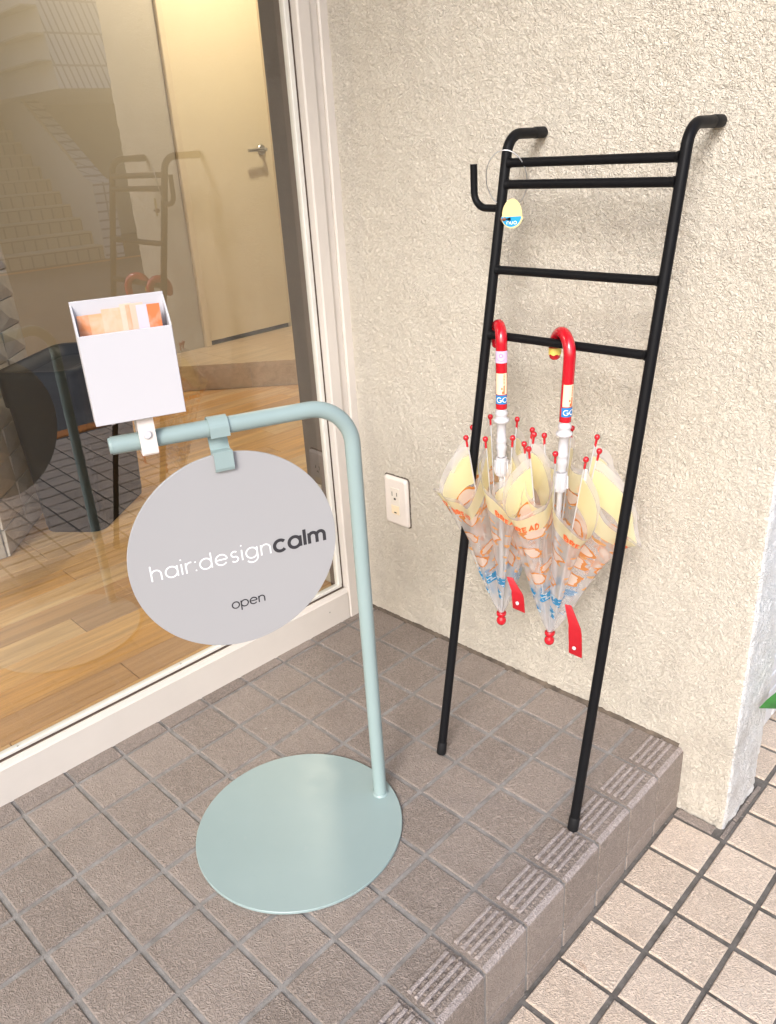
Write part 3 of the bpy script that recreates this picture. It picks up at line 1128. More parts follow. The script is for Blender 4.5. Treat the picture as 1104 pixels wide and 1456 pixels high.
g.tube(arc((DX + .04, hy - .004, hz), .006, 0, PI / 2, 3, (1, 0, 0), (0, -1, 0)) + [(DX + .044, hy - .11, hz)], .0075, 12)
obj('handle', g, 'metal', root)

# dark wooden post and plinth just inside the pane
root = empty('wooden_post', (-.845, .06, ZI))
tag(root, 'dark brown wooden post just behind the window jamb', 'post')
g = MB()
g.cham(lambda a, b, c: (a, b, c), -.90, -.79, -.016, .16, .2995, 2.49, .002)
obj('post', g, 'brown', root)
for z in (.42, .62, .86, 1.09):
    g = MB()
    g.disc_slab(lambda a, b, c: (-.79 + c, .018 + a, z + b), .0045, -.001, .0012, 14)
    obj('bolt_hole', g, 'dkgap', root)
g = MB()
g.cham(lambda a, b, c: (a, b, c), -.905, -.775, -.022, .17, ZI + .0005, .299, .004)
obj('plinth', g, 'wall', root)
g = MB()
g.box(-.70, -.60, .134, .16, ZI, 2.49)
obj('lining', g, 'wall', root)

# pillar clad in relief tiles at the left of the room
root = empty('tiled_pillar', (-1.9, -.45, ZI))
tag(root, 'grey relief tiled pillar standing beside the black bin', 'pillar')
Q0, Q1 = Vector((-1.688, -.493)), Vector((-2.07, -.158))
qd = (Q1 - Q0).normalized()
qn = Vector((qd.y, -qd.x))
if qn.dot(Vector((1, 1))) < 0:
    qn = -qn
LQ = (Q1 - Q0).length
Q2 = Q0 + Vector((-.05, -.6))
Q3 = Q1 + Vector((-.35, -.3))
g = MB()
ins = -.012
pp = [Q0 - qn * .012 + qd * .004, Q1 - qn * .012, Q3, Q2 + Vector((-.012, 0))]
g.hexa([(q.x, q.y, ZI + .0005) for q in pp][::-1] + [(q.x, q.y, 2.49) for q in pp][::-1])
obj('core', g, 'bjoint', root)
tw, th = LQ / 3, .082
g = MB()


def relief(mb, o, ex, en, w_, h_, v):
    """tile with an off-centre pyramid relief"""
    pk = [(.5, .5), (.35, .6), (.62, .42), (.45, .35)][v]
    P = lambda a, b, c: (o.x + ex.x * a + en.x * c, o.y + ex.y * a + en.y * c, b)
    e = .0015
    qs = [P(e, e, 0), P(w_ - e, e, 0), P(w_ - e, h_ - e, 0), P(e, h_ - e, 0),
          P(e, e, .007), P(w_ - e, e, .010), P(w_ - e, h_ - e, .006), P(e, h_ - e, .011), P(w_ * pk[0], h_ * pk[1], .0155)]
    mb.add(qs, [(0, 1, 5, 4), (1, 2, 6, 5), (2, 3, 7, 6), (3, 0, 4, 7), (4, 5, 8), (5, 6, 8), (6, 7, 8), (7, 4, 8)])


rel = []
for v in range(4):
    g = MB()
    relief(g, Vector((0, 0)), qd, qn, tw, th, v)
    rel.append(smesh(g, 'relief_tile', 'relief'))
rel2 = []
qd2 = (Q2 - Q0).normalized()
for v in range(4):
    g = MB()
    relief(g, Vector((0, 0)), qd2, Vector((1, -.083)).normalized(), .15, th, v)
    rel2.append(smesh(g, 'relief_tile', 'relief'))
for r in range(29):
    for k in range(3):
        o = Q0 - qn * .012 + qd * (tw * k)
        inst('relief_tile', rel[(r * 3 + k * 2 + r // 3) % 4], root, (o.x, o.y, ZI + .002 + th * r))
    for k in range(4):
        o = Q0 + Vector((-.011, 0)) + qd2 * (.15 * k + .012)
        inst('relief_tile', rel2[(r * 2 + k + r // 2) % 4], root, (o.x, o.y, ZI + .002 + th * r))

# black bin
root = empty('black_bin', (-1.80, -.17, ZI))
tag(root, 'glossy black rounded bin standing inside behind the glass', 'bin')
bc = Vector((-1.800, -.168))
bx = Vector((-.60, .80)).normalized()
by = Vector((bx.y, -bx.x))
if by.x < 0:
    by = -by


def rrect(hx, hy_, r, z, n=6):
    out = []
    for (sx, sy, a0) in ((1, 1, 0), (-1, 1, 90), (-1, -1, 180), (1, -1, 270)):
        for k in range(n + 1):
            a = math.radians(a0 + 90 * k / n)
            u = sx * (hx - r) + r * math.cos(a)
            v = sy * (hy_ - r) + r * math.sin(a)
            q = bc + bx * u + by * v
            out.append((q.x, q.y, z))
    return out


def loft(mb, rings, capt=True, capb=True):
    n = len(rings[0])
    vs_ = [v for r in rings for v in r]
    fs = []
    for k in range(len(rings) - 1):
        for j in range(n):
            j2 = (j + 1) % n
            fs.append((k * n + j, k * n + j2, (k + 1) * n + j2, (k + 1) * n + j))
    mb.add(vs_, fs, True)
    if capb:
        mb.add(rings[0], [tuple(range(n))[::-1]])
    if capt:
        mb.add(rings[-1], [tuple(range(n))])


HB = .50
g = MB()
loft(g, [rrect(.165, .095, .04, ZI + .001), rrect(.168, .098, .042, ZI + .02), rrect(.185, .112, .045, ZI + HB - .1)])
obj('body', g, 'bin', root)
g = MB()
loft(g, [rrect(.191, .118, .046, ZI + HB - .1), rrect(.193, .12, .046, ZI + HB - .02), rrect(.190, .117, .045, ZI + HB), rrect(.170, .098, .04, ZI + HB), rrect(.150, .08, .04, ZI + HB - .03)])
obj('rim', g, 'bin', root)

# ceiling downlights of the shop (out of frame; their glow falls on the door)
for k, (x, y) in enumerate(((-2.45, 1.28), (-2.1, -.3), (-2.1, -1.7))):
    root = empty('ceiling_downlight', (x, y, 2.5))
    tag(root, ('warm round ceiling downlight above the wood platform', 'warm round ceiling downlight above the black bin', 'warm round ceiling downlight near the end wall of the shop')[k], 'lamp', 'warm downlights in the shop ceiling')
    g = MB()
    g.lathe((x, y, 2.4995), [(.075, 0), (.078, -.006), (.062, -.010), (.060, -.003)][::-1], 32)
    obj('trim_ring', g, 'white', root)
    g = MB()
    g.disc_slab(lambda a, b, c: (x + a, y - b, 2.4935 - c), .058, 0, .002, 32)
    obj('diffuser', g, 'lamp', root)
    ld = bpy.data.lights.new('downlight', 'AREA')
    ld.shape = 'DISK'
    ld.size = .12
    ld.energy = (22, 16, 15)[k]
    ld.color = (1.0, .83, .60)
    lo = bpy.data.objects.new('downlight', ld)
    COL.objects.link(lo)
    lo.location = (x, y, 2.48)


# ================================================================== SIGN STAND
BASE_C = Vector((-.3017, -.5935))
POLE = Vector((-.248, -.452))
SD = Vector((-.375, -.927)).normalized()
SN = Vector((-SD.y, SD.x))
if SN.x < 0:
    SN = -SN


def SW(s, n, z):
    p = POLE + SD * s + SN * n
    return Vector((p.x, p.y, z))


root = empty('sign_stand', (BASE_C.x, BASE_C.y, 0))
tag(root, 'sage green tubular sign stand with a round base plate', 'sign stand')
g = MB()
g.disc_slab(lambda a, b, c: (BASE_C.x + a, BASE_C.y + b, c), .1744, .0012, .0056, 128, .0008)
obj('base_plate', g, 'sage', root)
g = MB()
RT = .0116
rb = .062
ZA = .7215
path = [SW(0, 0, .0058), SW(0, 0, .2), SW(0, 0, .45), SW(0, 0, ZA - rb - .03)]
path += arc(SW(rb, 0, ZA - rb), rb, PI, PI / 2, 16, SD.to_3d(), (0, 0, 1))
path += [SW(rb + .03, 0, ZA), SW(.2, 0, ZA), SW(.3245, 0, ZA)]
g.tube(path, RT, 28)
obj('bent_pole', g, 'sage', root)
g = MB()
g.lathe((POLE.x, POLE.y, 0.0056), [(RT + .0025, 0), (RT + .0022, .0015), (RT + .0002, .0032)], 28)
obj('weld_collar', g, 'sage', root)
g = MB()
g.tube([SW(.3246, 0, ZA), SW(.3275, 0, ZA)], [RT - .001, RT - .0016], 28)
obj('end_cap', g, 'sage', root)

# round sign hanging from its clip
SC, SZ, SR = .188, .535, .1495
root = empty('round_sign', tuple(SW(SC, .0, SZ - SR)))
tag(root, 'round pale grey hair salon sign reading open, hung from the stand arm', 'sign')
g = MB()
g.disc_slab(lambda a, b, c: SW(SC - a, c, SZ + b), SR, -.0015, .0015, 128, .0004)
disc = obj('sign_disc', g, 'sign', root)
TF = lambda s_left, z_base: (lambda x, y, lift: SW(s_left - x, .00165 + lift, z_base + y))
g = MB()
lettering(g, 'hair:design', TF(.3085, .5205), .0163, .0021, .1690)
obj('lettering', g, 'ink_white', disc)
g = MB()
lettering(g, 'calm', TF(.1330, .5205), .0172, .0050, .0765)
obj('lettering', g, 'ink_dark', disc)
g = MB()
lettering(g, 'open', TF(.2060, .4465), .0104, .0019, .0485)
obj('lettering', g, 'ink_dark', disc)
# clip: strap over the arm, drop strip, J lip gripping the disc
cs0, cs1 = .1755, .2015


def strip(mb, prof, s0, s1, t):
    """profile of (n, z) swept between s0 and s1 with thickness t"""
    P = [Vector(q) for q in prof]
    N_ = []
    for k in range(len(P)):
        d = (P[min(k + 1, len(P) - 1)] - P[max(k - 1, 0)]).normalized()
        N_.append(Vector((-d.y, d.x)))
    ring = [P[k] + N_[k] * t / 2 for k in range(len(P))] + [P[k] - N_[k] * t / 2 for k in reversed(range(len(P)))]
    m = len(ring)
    vs_ = [SW(s0, q.x, q.y) for q in ring] + [SW(s1, q.x, q.y) for q in ring]
    mb.add(vs_, [(k, (k + 1) % m, (k + 1) % m + m, k + m) for k in range(m)])
    n = len(P)
    for b, flip in ((0, False), (m, True)):
        fs = [(b + k, b + k + 1, b + m - 2 - k, b + m - 1 - k) for k in range(n - 1)]
        mb.add(vs_, [f[::-1] if flip else f for f in fs])


g = MB()
ra = RT + .0022
prof = [(ra, ZA - .0105), (ra, ZA)] + [(ra * math.cos(a), ZA + ra * math.sin(a)) for a in np.linspace(.2, PI - .2, 12)] + [(-ra, ZA), (-ra, ZA - .012), (-.0085, ZA - .026), (-.0042, ZA - .032), (-.0042, SZ + SR - .012)]
strip(g, prof, cs0, cs1, .0026)
clip = obj('hanger_clip', g, 'sage', root)
g = MB()
zt = SZ + SR
prof = [(.0075, zt + .004), (.0078, zt - .019), (.0066, zt - .0225), (.0035, zt - .0235)]
strip(g, prof, cs0 - .001, cs1 - .001, .0026)
g.hexa([SW(cs0, -.0042, zt + .0022), SW(cs1, -.0042, zt + .0022), SW(cs1, .0075, zt + .0022), SW(cs0, .0075, zt + .0022),
        SW(cs0, -.0042, zt + .0045), SW(cs1, -.0042, zt + .0045), SW(cs1, .0075, zt + .0045), SW(cs0, .0075, zt + .0045)])
obj('lip', g, 'sage', clip)

# ================================================================== LEAFLET HOLDER
bs0, bs1 = .2295, .3385
bz0, bzf, bzb = .757, .866, .902
bn0, bn1 = -.003, .028
root = empty('leaflet_holder', tuple(SW(.284, .012, bz0)))
tag(root, 'white leaflet box clamped on the end of the stand arm', 'leaflet holder')
T = .0022


def sbox(s0, s1, n0, n1, z0, z1, e=.0006):
    g = MB()
    g.cham(lambda a, b, c: SW(a, c, b), s0, s1, z0, z1, n0, n1, e)
    return g


LEAN = .0


obj('front_panel', sbox(bs0, bs1, bn1 - T, bn1, bz0, bzf), 'holder', root)
obj('back_panel', sbox(bs0, bs1, bn0, bn0 + T, bz0, bzb), 'holder', root)
obj('bottom_panel', sbox(bs0, bs1, bn0 + T + .0001, bn1 - T - .0001, bz0, bz0 + T), 'holder', root)
for a in (bs0, bs1 - T):
    g = MB()
    pr_ = [(bn0 + T + .0001, bz0 + T + .0001), (bn1 - T - .0001, bz0 + T + .0001), (bn1 - T - .0001, bzf), (bn1 - .010, bzf + .012), (bn0 + T + .0001, bzb - .004)]
    n = len(pr_)
    vs_ = [SW(a, q, z) for q, z in pr_] + [SW(a + T, q, z) for q, z in pr_]
    g.add(vs_, [tuple(range(n)), tuple(range(n, 2 * n))[::-1]] + [(k, k + n, (k + 1) % n + n, (k + 1) % n) for k in range(n)])
    obj('side_panel', g, 'holder', root)
# bracket
g = MB()
strip(g, [(.0165, bz0 - .0004), (.0165, .708), ], .270, .2905, .0032)
strip(g, [(.0148, .7068), (-.0135, .7068)], .2702, .2903, .003)
strip(g, [(-.0148, .7084), (-.0148, bz0 - .002), (-.003, bz0 - .0015)], .2702, .2903, .0026)
br = obj('bracket', g, 'bracket', root)
g = MB()
g.disc_slab(lambda a, b, c: SW(.2805 - a, .0181 + c, .7335 + b), .0056, 0, .003, 24, .0012)
obj('bolt', g, 'white', br)
g = MB()
g.box(*sorted((SW(.315, 0, 0).x, SW(.319, .004, 0).x)), *sorted((SW(.315, 0, 0).y, SW(.319, .004, 0).y)), bz0 - .008, bz0 - .0003)
obj('stop_pin', g, 'white', root)

# leaflets
cards = [(.238, .253, .0180, 0.020), (.2515, .2660, .0160, 0.018), (.257, .2725, .0142, 0.022), (.2635, .2790, .0122, 0.021),
         (.270, .2840, .0102, 0.0225), (.276, .3060, .0084, 0.017), (.291, .3190, .0064, 0.014), (.302, .3345, .0046, 0.0135)]
STRIPED = 'narrow peach striped card in the middle of the leaflet box'
card_look = [((.66, .20, .07), 'burnt orange card against the side of the leaflet box nearest the bent pole'),
             ((.62, .57, .66), 'pale lilac card beside the burnt orange card in the leaflet box'),
             ((.74, .50, .38), STRIPED), ((.66, .38, .24), STRIPED), ((.76, .54, .42), STRIPED),
             ((.74, .46, .30), 'wide pale peach card behind the narrow striped cards in the leaflet box'),
             ((.72, .40, .22), 'apricot card between the wide pale peach card and the deep orange card'),
             ((.68, .27, .11), 'deep orange card against the side of the leaflet box away from the pole')]
for k, (a, b, nq, hh) in enumerate(cards):
    g = MB()
    ln_ = random.uniform(-.0015, .0015)
    z0, z1 = bz0 + T + .0004, bzf + hh + .006 + random.uniform(-.002, .002)
    g.hexa([SW(a, nq, z0), SW(b, nq, z0), SW(b, nq + .0007, z0), SW(a, nq + .0007, z0),
            SW(a + ln_, nq - .001, z1), SW(b + ln_, nq - .001, z1), SW(b + ln_, nq - .0003, z1), SW(a + ln_, nq - .0003, z1)])
    lf = obj('leaflet', g, 'leaflet', None, tuple(SW((a + b) / 2, nq, z0)))
    lf.color = (*card_look[k][0], 1)
    tag(lf, card_look[k][1], 'leaflet', 'cards in the leaflet box')


# ================================================================== LADDER RACK
LXL, LXR = -.235, .050
LY = lambda z: -.302 + .196 * z
RL, RG = .0079, .0067
root = empty('ladder_rack', ((LXL + LXR) / 2, -.3, 0))
tag(root, 'black metal ladder rack leaning on the stucco wall', 'ladder rack')
for x in (LXL, LXR):
    zt, rb = 1.0515, .034
    # straight part
    d = Vector((0, .196, 1)).normalized()
    # bend centre: tangent to the leaning rail and to the horizontal at zt
    ang = math.atan2(1, .196)               # elevation of the rail
    path = []
    ztan = zt - rb * (1 + math.cos(PI - ang) * -1) if False else zt - rb * (1 - math.cos(ang))
    p0 = Vector((x, LY(ztan), ztan))
    for z in (.012, .3, .6, .9):
        path.append(Vector((x, LY(z), z)))
    nrm = Vector((0, math.sin(ang), -math.cos(ang)))   # towards the wall
    c0 = p0 + nrm * rb
    n = 10
    for k in range(n + 1):
        a = ang * (1 - k / n)
        # direction (cos a, sin a); radial = centre - nrm(a)
        path.append(c0 - Vector((0, math.sin(a), -math.cos(a))) * rb)
    path.append(Vector((x, -.022, path[-1].z)))
    g = MB()
    g.tube(path, RL, 18)
    obj('rail', g, 'black', root)
    ze = path[-1].z
    g = MB()
    g.tube([(x, -.030, ze), (x, -.0285, ze), (x, -.005, ze), (x, -.0035, ze)], [RL + .0001, RL + .0006, RL + .0006, RL + .0001], 18)
    obj('wall_cap', g, 'rubber', root)
    g = MB()
    g.tube([(x, LY(.0012), .0012), (x, LY(.003), .003), (x, LY(.024), .024), (x, LY(.026), .026)], [RL + .0002, RL + .0010, RL + .0009, RL + .0001], 18)
    obj('foot_cap', g, 'rubber', root)
RUNG = []
for z in (1.012, .982, .859, .761):
    g = MB()
    g.tube([(LXL + RL * .8, LY(z), z), (LXR - RL * .8, LY(z), z)], RG, 16)
    g.tube([(LXL + RL * .75, LY(z), z), (LXL + RL * 1.5, LY(z), z)], [RG + .0018, RG], 16, False)
    g.tube([(LXR - RL * 1.5, LY(z), z), (LXR - RL * .75, LY(z), z)], [RG, RG + .0018], 16, False)
    obj('rung', g, 'black', root)
g = MB()
hz_ = .948
yh = LY(hz_)
path = [(LXL - RL * .7, yh, hz_), (LXL - .024, yh, hz_ + .0005)] + arc((LXL - .028, yh, hz_ + .024), .0235, -PI / 2, -PI, 9, (1, 0, 0), (0, 0, 1)) + [(LXL - .0518, yh, hz_ + .045), (LXL - .052, yh, 1.0125)]
g.tube(path, .0057, 16)
obj('side_hook', g, 'black', root)

# hang tag on its wire ring
root = empty('hang_tag', (LXL + .02, LY(.93) - .012, .905))
tag(root, 'cream and blue hang tag on a wire ring at the rack top', 'tag')
yt = LY(1.0) - .008
c = Vector((LXL + .012, yt - .004, .990))
ring = []
for k in range(40):
    a = 2 * PI * k / 40
    ring.append(Vector((c.x + .0275 * math.cos(a), c.y + .0155 * math.cos(a + .4), c.z + .0405 * math.sin(a))))
g = MB()
g.tube(ring + [ring[0]], .0008, 8, False)
g.tube([(LXL + .012, yt - .011, .951), (LXL + .0175, yt - .012, .946), (LXL + .0185, yt - .0125, .937), (LXL + .018, yt - .0130, .925)], .0005, 8)
obj('wire_ring', g, 'wire', root)
tc = Vector((LXL + .0275, yt - .0105, .940))
tdir = Vector((.80, .60, 0)).normalized()
tn = Vector((.60, -.80, 0)).normalized()


def tagp(a, b, c_):
    q = tc + tdir * a + Vector((0, 0, 1)) * b + tn * c_
    return q


n = 40
pts = []
for k in range(n):
    a = 2 * PI * k / n
    rr_ = .0165 if math.sin(a) < 0 else .0150
    pts.append((rr_ * math.cos(a), (.0185 if math.sin(a) < 0 else .0240) * math.sin(a) - .001))
g = MB()
g.add([tagp(a, b, -.0006) for a, b in pts] + [tagp(a, b, .0006) for a, b in pts],
      [tuple(range(n))[::-1], tuple(range(n, 2 * n))] + [(k, (k + 1) % n, (k + 1) % n + n, k + n) for k in range(n)])
card = obj('card', g, 'tag_cream', root)
g = MB()
low_ = [(a - .0012, b + .0012) for a, b in pts if b < -.003]
low_ = [(a * .93, b * .95) for a, b in low_]
g.add([tagp(a, b, .00085) for a, b in low_], [tuple(range(len(low_)))])
obj('blue_print', g, 'tag_blue', card)
g = MB()
lettering(g, 'nuo', lambda x, y, l: tagp(x - .0078, y - .0135, .0011 + l), .0042, .0009, .0145)
obj('lettering', g, 'ink_white', card)
g = MB()
bp = Vector((LXL + .0155, yt - .0145, .934))
g.lathe((bp.x, bp.y, bp.z - .0055), [(.0005, 0), (.0036, .0009), (.0055, .0035), (.0060, .0055), (.0055, .0075), (.0036, .0101), (.0005, .011)], 18)
obj('bead', g, 'bead_brown', root)
g = MB()
g.tube([bp + Vector((.005, -.001, 0)), bp + Vector((.0085, -.002, .0005)), bp + Vector((.012, -.002, .0005))], [.0011, .0013, .0024], 10)
obj('clasp', g, 'black', root)


# ================================================================== UMBRELLAS
def umbrella(label, xr, hd, shear, seed, strap_at, lilac, yellow, open_r, twist, flaps, rh, strap_in=.03):
    rnd = random.Random(seed)
    zr = .761
    yr = LY(zr)
    hd = Vector(hd).normalized()
    rt = .0093
    ztop = zr + RG - (rh - rt) + .0008      # hook centre so the bend rests on the rung
    ax = Vector((xr, yr)) - hd * rh
    zh = ztop

    def A(z):
        return Vector((ax.x - (zh - z) * shear[0], ax.y - (zh - z) * shear[1]))

    root = empty('child_umbrella', (A(.24).x, A(.24).y, .236))
    tag(root, label, 'umbrella', 'clear child umbrellas hung on the ladder rack')
    sh = Vector((shear[0], shear[1]))
    # handle
    hx = hd.to_3d()
    g = MB()
    zlo = .6485
    path = [Vector((*A(zlo), zlo)), Vector((*A(.69), .69)), Vector((*A(zh - .004), zh - .004))]
    path += arc((xr, yr, zh), rh, PI, -.02, 18, hx, (0, 0, 1))
    e = path[-1]
    path += [e + Vector((0, 0, -.006)) - hx * .0003, e + Vector((0, 0, -.014)) - hx * .0012, e + Vector((0, 0, -.017)) - hx * .0015]
    g.tube(path, [rt] * (len(path) - 2) + [rt * .86, rt * .45], 22)
    handle = obj('handle', g, 'red', root)
    # stickers wrap the grip; facing angle towards the street corner
    face = math.atan2(-1.02, .64)

    def wrap(z, phi, r):
        q = A(z)
        return (q.x + r * math.cos(phi), q.y + r * math.sin(phi), z)

    def patch(z0, z1, p0, p1, m, nm='sticker', r=rt + .00025):
        g = MB()
        n, mz = 14, 4
        vs_ = [wrap(z0 + (z1 - z0) * k / mz, p0 + (p1 - p0) * j / n, r) for k in range(mz + 1) for j in range(n + 1)]
        fs = [(k * (n + 1) + j, k * (n + 1) + j + 1, (k + 1) * (n + 1) + j + 1, (k + 1) * (n + 1) + j) for k in range(mz) for j in range(n)]
        g.add(vs_, fs, True)
        return obj(nm, g, m, handle)

    patch(.6735, .708, face - 1.0 + twist, face + 1.15 + twist, 'cream_stk')
    patch(.6575, .6722, face - 1.1 + twist, face + 1.15 + twist, 'blue_stk')
    g = MB()
    lettering(g, 'GO', lambda x, y, l: wrap(.6607 + y, face + twist - .72 + x / rt, rt + .00048 + l), .0078, .0013, .0170)
    obj('sticker_print', g, 'ink_white', handle)
    g = MB()   # narrow vertical line of print and the mark below it
    for k in range(7):
        z = .6905 + k * .0024
        a0 = face + twist + .42
        g.add([wrap(z, a0, rt + .0005), wrap(z, a0 + .16 + .03 * (k % 2), rt + .0005), wrap(z + .0017, a0 + .16, rt + .0005), wrap(z + .0017, a0 + .02, rt + .0005)], [(0, 1, 2, 3)])
    for (z0, z1, a0, a1) in ((.6745, .6885, .42, .62), (.6745, .6790, .18, .40), (.6815, .6850, .05, .25)):
        g.add([wrap(z0, face + twist + a0, rt + .00055), wrap(z0, face + twist + a1, rt + .00055), wrap(z1, face + twist + a1, rt + .00055), wrap(z1, face + twist + a0, rt + .00055)], [(0, 1, 2, 3)])
    obj('sticker_print', g, 'orange_ink', handle)
    if lilac:
        patch(.7245, .7435, face - 1.3, face + 1.3, 'lilac_stk', r=rt + .0003)
        g = MB()
        for (cx, cz, rx, rz_) in ((0, .7365, .0030, .0034),):
            ringp = [wrap(cz + rz_ * math.sin(2 * PI * k / 18), face + (cx + rx * math.cos(2 * PI * k / 18)) / rt, rt + .0006) for k in range(18)]
            ring2 = [wrap(cz + rz_ * .72 * math.sin(2 * PI * k / 18), face + (cx + rx * .72 * math.cos(2 * PI * k / 18)) / rt, rt + .0006) for k in range(18)]
            g.add(ringp + ring2, [(k, (k + 1) % 18, (k + 1) % 18 + 18, k + 18) for k in range(18)])
        for k in range(8):
            a0, a1 = -.75 + 1.5 * k / 8, -.75 + 1.5 * (k + 1) / 8
            f = lambda a: .7275 + .0042 * (a / .75) ** 2
            g.add([wrap(f(a0), face + a0, rt + .0006), wrap(f(a1), face + a1, rt + .0006), wrap(f(a1) + .0006, face + a1, rt + .0006), wrap(f(a0) + .0006, face + a0, rt + .0006)], [(0, 1, 2, 3)])
        obj('sticker_print', g, 'lilac_ink', handle)
    if yellow:
        g = MB()
        n = 14
        vs_ = []
        for k in range(4):
            zz = e.z + .002 - .010 * k / 3
            for j in range(n + 1):
                a = face - 1.5 + 3.0 * j / n
                q = e - hx * (.0003 + .0009 * k / 3)
                vs_.append((q.x + (rt + .0004) * math.cos(a), q.y + (rt + .0004) * math.sin(a), zz - .001 * math.sin(j * 1.3) * (k == 3)))
        g.add(vs_, [(k * (n + 1) + j, k * (n + 1) + j + 1, (k + 1) * (n + 1) + j + 1, (k + 1) * (n + 1) + j) for k in range(3) for j in range(n)], True)
        obj('sticker', g, 'yellow_stk', handle)
    # steel shaft
    g = MB()
    g.tube([Vector((*A(.255), .255)), Vector((*A(.655), .655))], .0042, 14)
    obj('shaft', g, 'shaft', root)

    def lat(prof, m, nm, par=root, seg=26):
        z0 = prof[0][1]
        g = MB()
        g.lathe((A(z0).x, A(z0).y, z0), [(r, z - z0) for r, z in prof], seg, True, shear)
        return obj(nm, g, m, par)

    lat([(.0072, .566), (.0078, .575), (.0086, .578), (.0088, .583), (.0080, .5855), (.0080, .590), (.0088, .5915), (.0086, .5955), (.0076, .597), (.0076, .622),
         (.0096, .6235), (.0124, .626), (.0130, .6285), (.0122, .6305), (.0092, .632), (.0088, .636), (.0098, .6375), (.0104, .6405), (.0092, .6435), (.0082, .6455), (.0076, .6475)],
        'white', 'collar')
    run = lat([(.0092, .532), (.0098, .534), (.0098, .5605), (.0090, .564)], 'white', 'runner', root, 16)
    for k in range(8):
        a = 2 * PI * (k + .5) / 8
        q = A(.55)
        g = MB()
        cx, cy = q.x + .0098 * math.cos(a), q.y + .0098 * math.sin(a)
        tx, ty = -math.sin(a), math.cos(a)
        g.hexa([(cx - tx * .0011 - math.cos(a) * .001, cy - ty * .0011 - math.sin(a) * .001, .537), (cx + tx * .0011 - math.cos(a) * .001, cy + ty * .0011 - math.sin(a) * .001, .537),
                (cx + tx * .0011 + math.cos(a) * .0025, cy + ty * .0011 + math.sin(a) * .0025, .537), (cx - tx * .0011 + math.cos(a) * .0025, cy - ty * .0011 + math.sin(a) * .0025, .537),
                (cx - tx * .0011 - math.cos(a) * .001, cy - ty * .0011 - math.sin(a) * .001, .558), (cx + tx * .0011 - math.cos(a) * .001, cy + ty * .0011 - math.sin(a) * .001, .558),
                (cx + tx * .0011 + math.cos(a) * .0018, cy + ty * .0011 + math.sin(a) * .0018, .558), (cx - tx * .0011 + math.cos(a) * .0018, cy - ty * .0011 + math.sin(a) * .0018, .558)])
        obj('runner_fin', g, 'white', run)
    lat([(.0008, .2365), (.0050, .2375), (.0080, .241), (.0090, .2455), (.0082, .250), (.0058, .2535), (.0056, .255), (.0086, .2575), (.0092, .262), (.0080, .264)], 'red', 'ferrule')

    # ribs
    NR = 8
    zb_, zt_ = .2645, .597
    th0 = rnd.uniform(0, PI / 4)

    def rib(k, t):
        th = th0 + 2 * PI * k / NR
        r = .0055 + (open_r + .004 * math.sin(k * 2.1 + seed)) * (t ** .92)
        z = zb_ + (zt_ - zb_ + .006 * math.sin(k * 1.7 + seed)) * t
        q = A(z)
        return Vector((q.x + r * math.cos(th), q.y + r * math.sin(th), z))

    for k in range(NR):
        g = MB()
        pts = [rib(k, t) - Vector((math.cos(th0 + 2 * PI * k / NR), math.sin(th0 + 2 * PI * k / NR), 0)) * .0012 for t in np.linspace(0.02, 1.0, 9)]
        g.tube(pts, .0011, 8)
        rb_ = obj('rib', g, 'shaft', root)
        tip = rib(k, 1.0)
        d = (rib(k, 1.0) - rib(k, .85)).normalized()
        g = MB()
        prof = [(-.002, .0018), (.006, .0020), (.0085, .0019), (.0095, .0028), (.0115, .0042), (.0140, .0046), (.0165, .0040), (.0180, .0022), (.0184, .0006)]
        g.tube([tip + d * a for a, _ in prof], [r for _, r in prof], 14)
        obj('rib_tip', g, 'red', rb_)
    # canopy
    gore = []
    for k in range(NR):
        B = flaps[k % len(flaps)] * (1 + rnd.uniform(-.12, .12))
        gore.append(dict(B=B, dip=rnd.uniform(.050, .085) * (.6 + B / .09), sw=rnd.uniform(-.5, .5), om=rnd.uniform(.35, .8), ph=rnd.uniform(0, 6)))

    def S(k, w_, t):
        a, b = rib(k, t), rib((k + 1) % NR, t)
        gk = gore[k]
        base = a.lerp(b, w_)
        thm = th0 + 2 * PI * (k + .5) / NR
        out = Vector((math.cos(thm), math.sin(thm), 0))
        tan = Vector((-math.sin(thm), math.cos(thm), 0))
        sn = math.sin(PI * w_)
        f = t ** .72
        o = gk['B'] * f * (sn ** .85)
        om = gk['om'] * (a - b).length * math.sin(2 * PI * w_) * t * -0.9
        lean = gk['sw'] * gk['B'] * f * sn * sn
        wav = .0085 * t * t * math.sin(4.3 * PI * w_ + gk['ph']) * sn
        dz = -gk['dip'] * (t ** 2.6) * sn ** 1.3 + .009 * t ** 4 * math.sin(2 * PI * w_ * 2.2 + gk['ph'] * 1.7) * sn
        return base + out * (o + wav) + tan * (om + lean) + Vector((0, 0, dz))

    NW, NTt = 26, 30
    g = MB()
    uvs = []
    vs_, fs = [], []
    for k in range(NR):
        b0 = len(vs_)
        for q in range(NTt + 1):
            t = q / NTt
            for j in range(NW + 1):
                vs_.append(S(k, j / NW, t))
                uvs.append((k * 1.37 + (j / NW - .5) * (.12 + .88 * t), t))
        for q in range(NTt):
            for j in range(NW):
                fs.append((b0 + q * (NW + 1) + j, b0 + q * (NW + 1) + j + 1, b0 + (q + 1) * (NW + 1) + j + 1, b0 + (q + 1) * (NW + 1) + j))
    g.add(vs_, fs, True)
    can = obj('canopy', g, 'film', root)
    uvl = can.data.uv_layers.new(name='UVMap')
    li = np.empty(len(can.data.loops), dtype=np.int32)
    can.data.loops.foreach_get('vertex_index', li)
    uvl.data.foreach_set('uv', np.array(uvs, dtype=np.float32)[li].ravel())
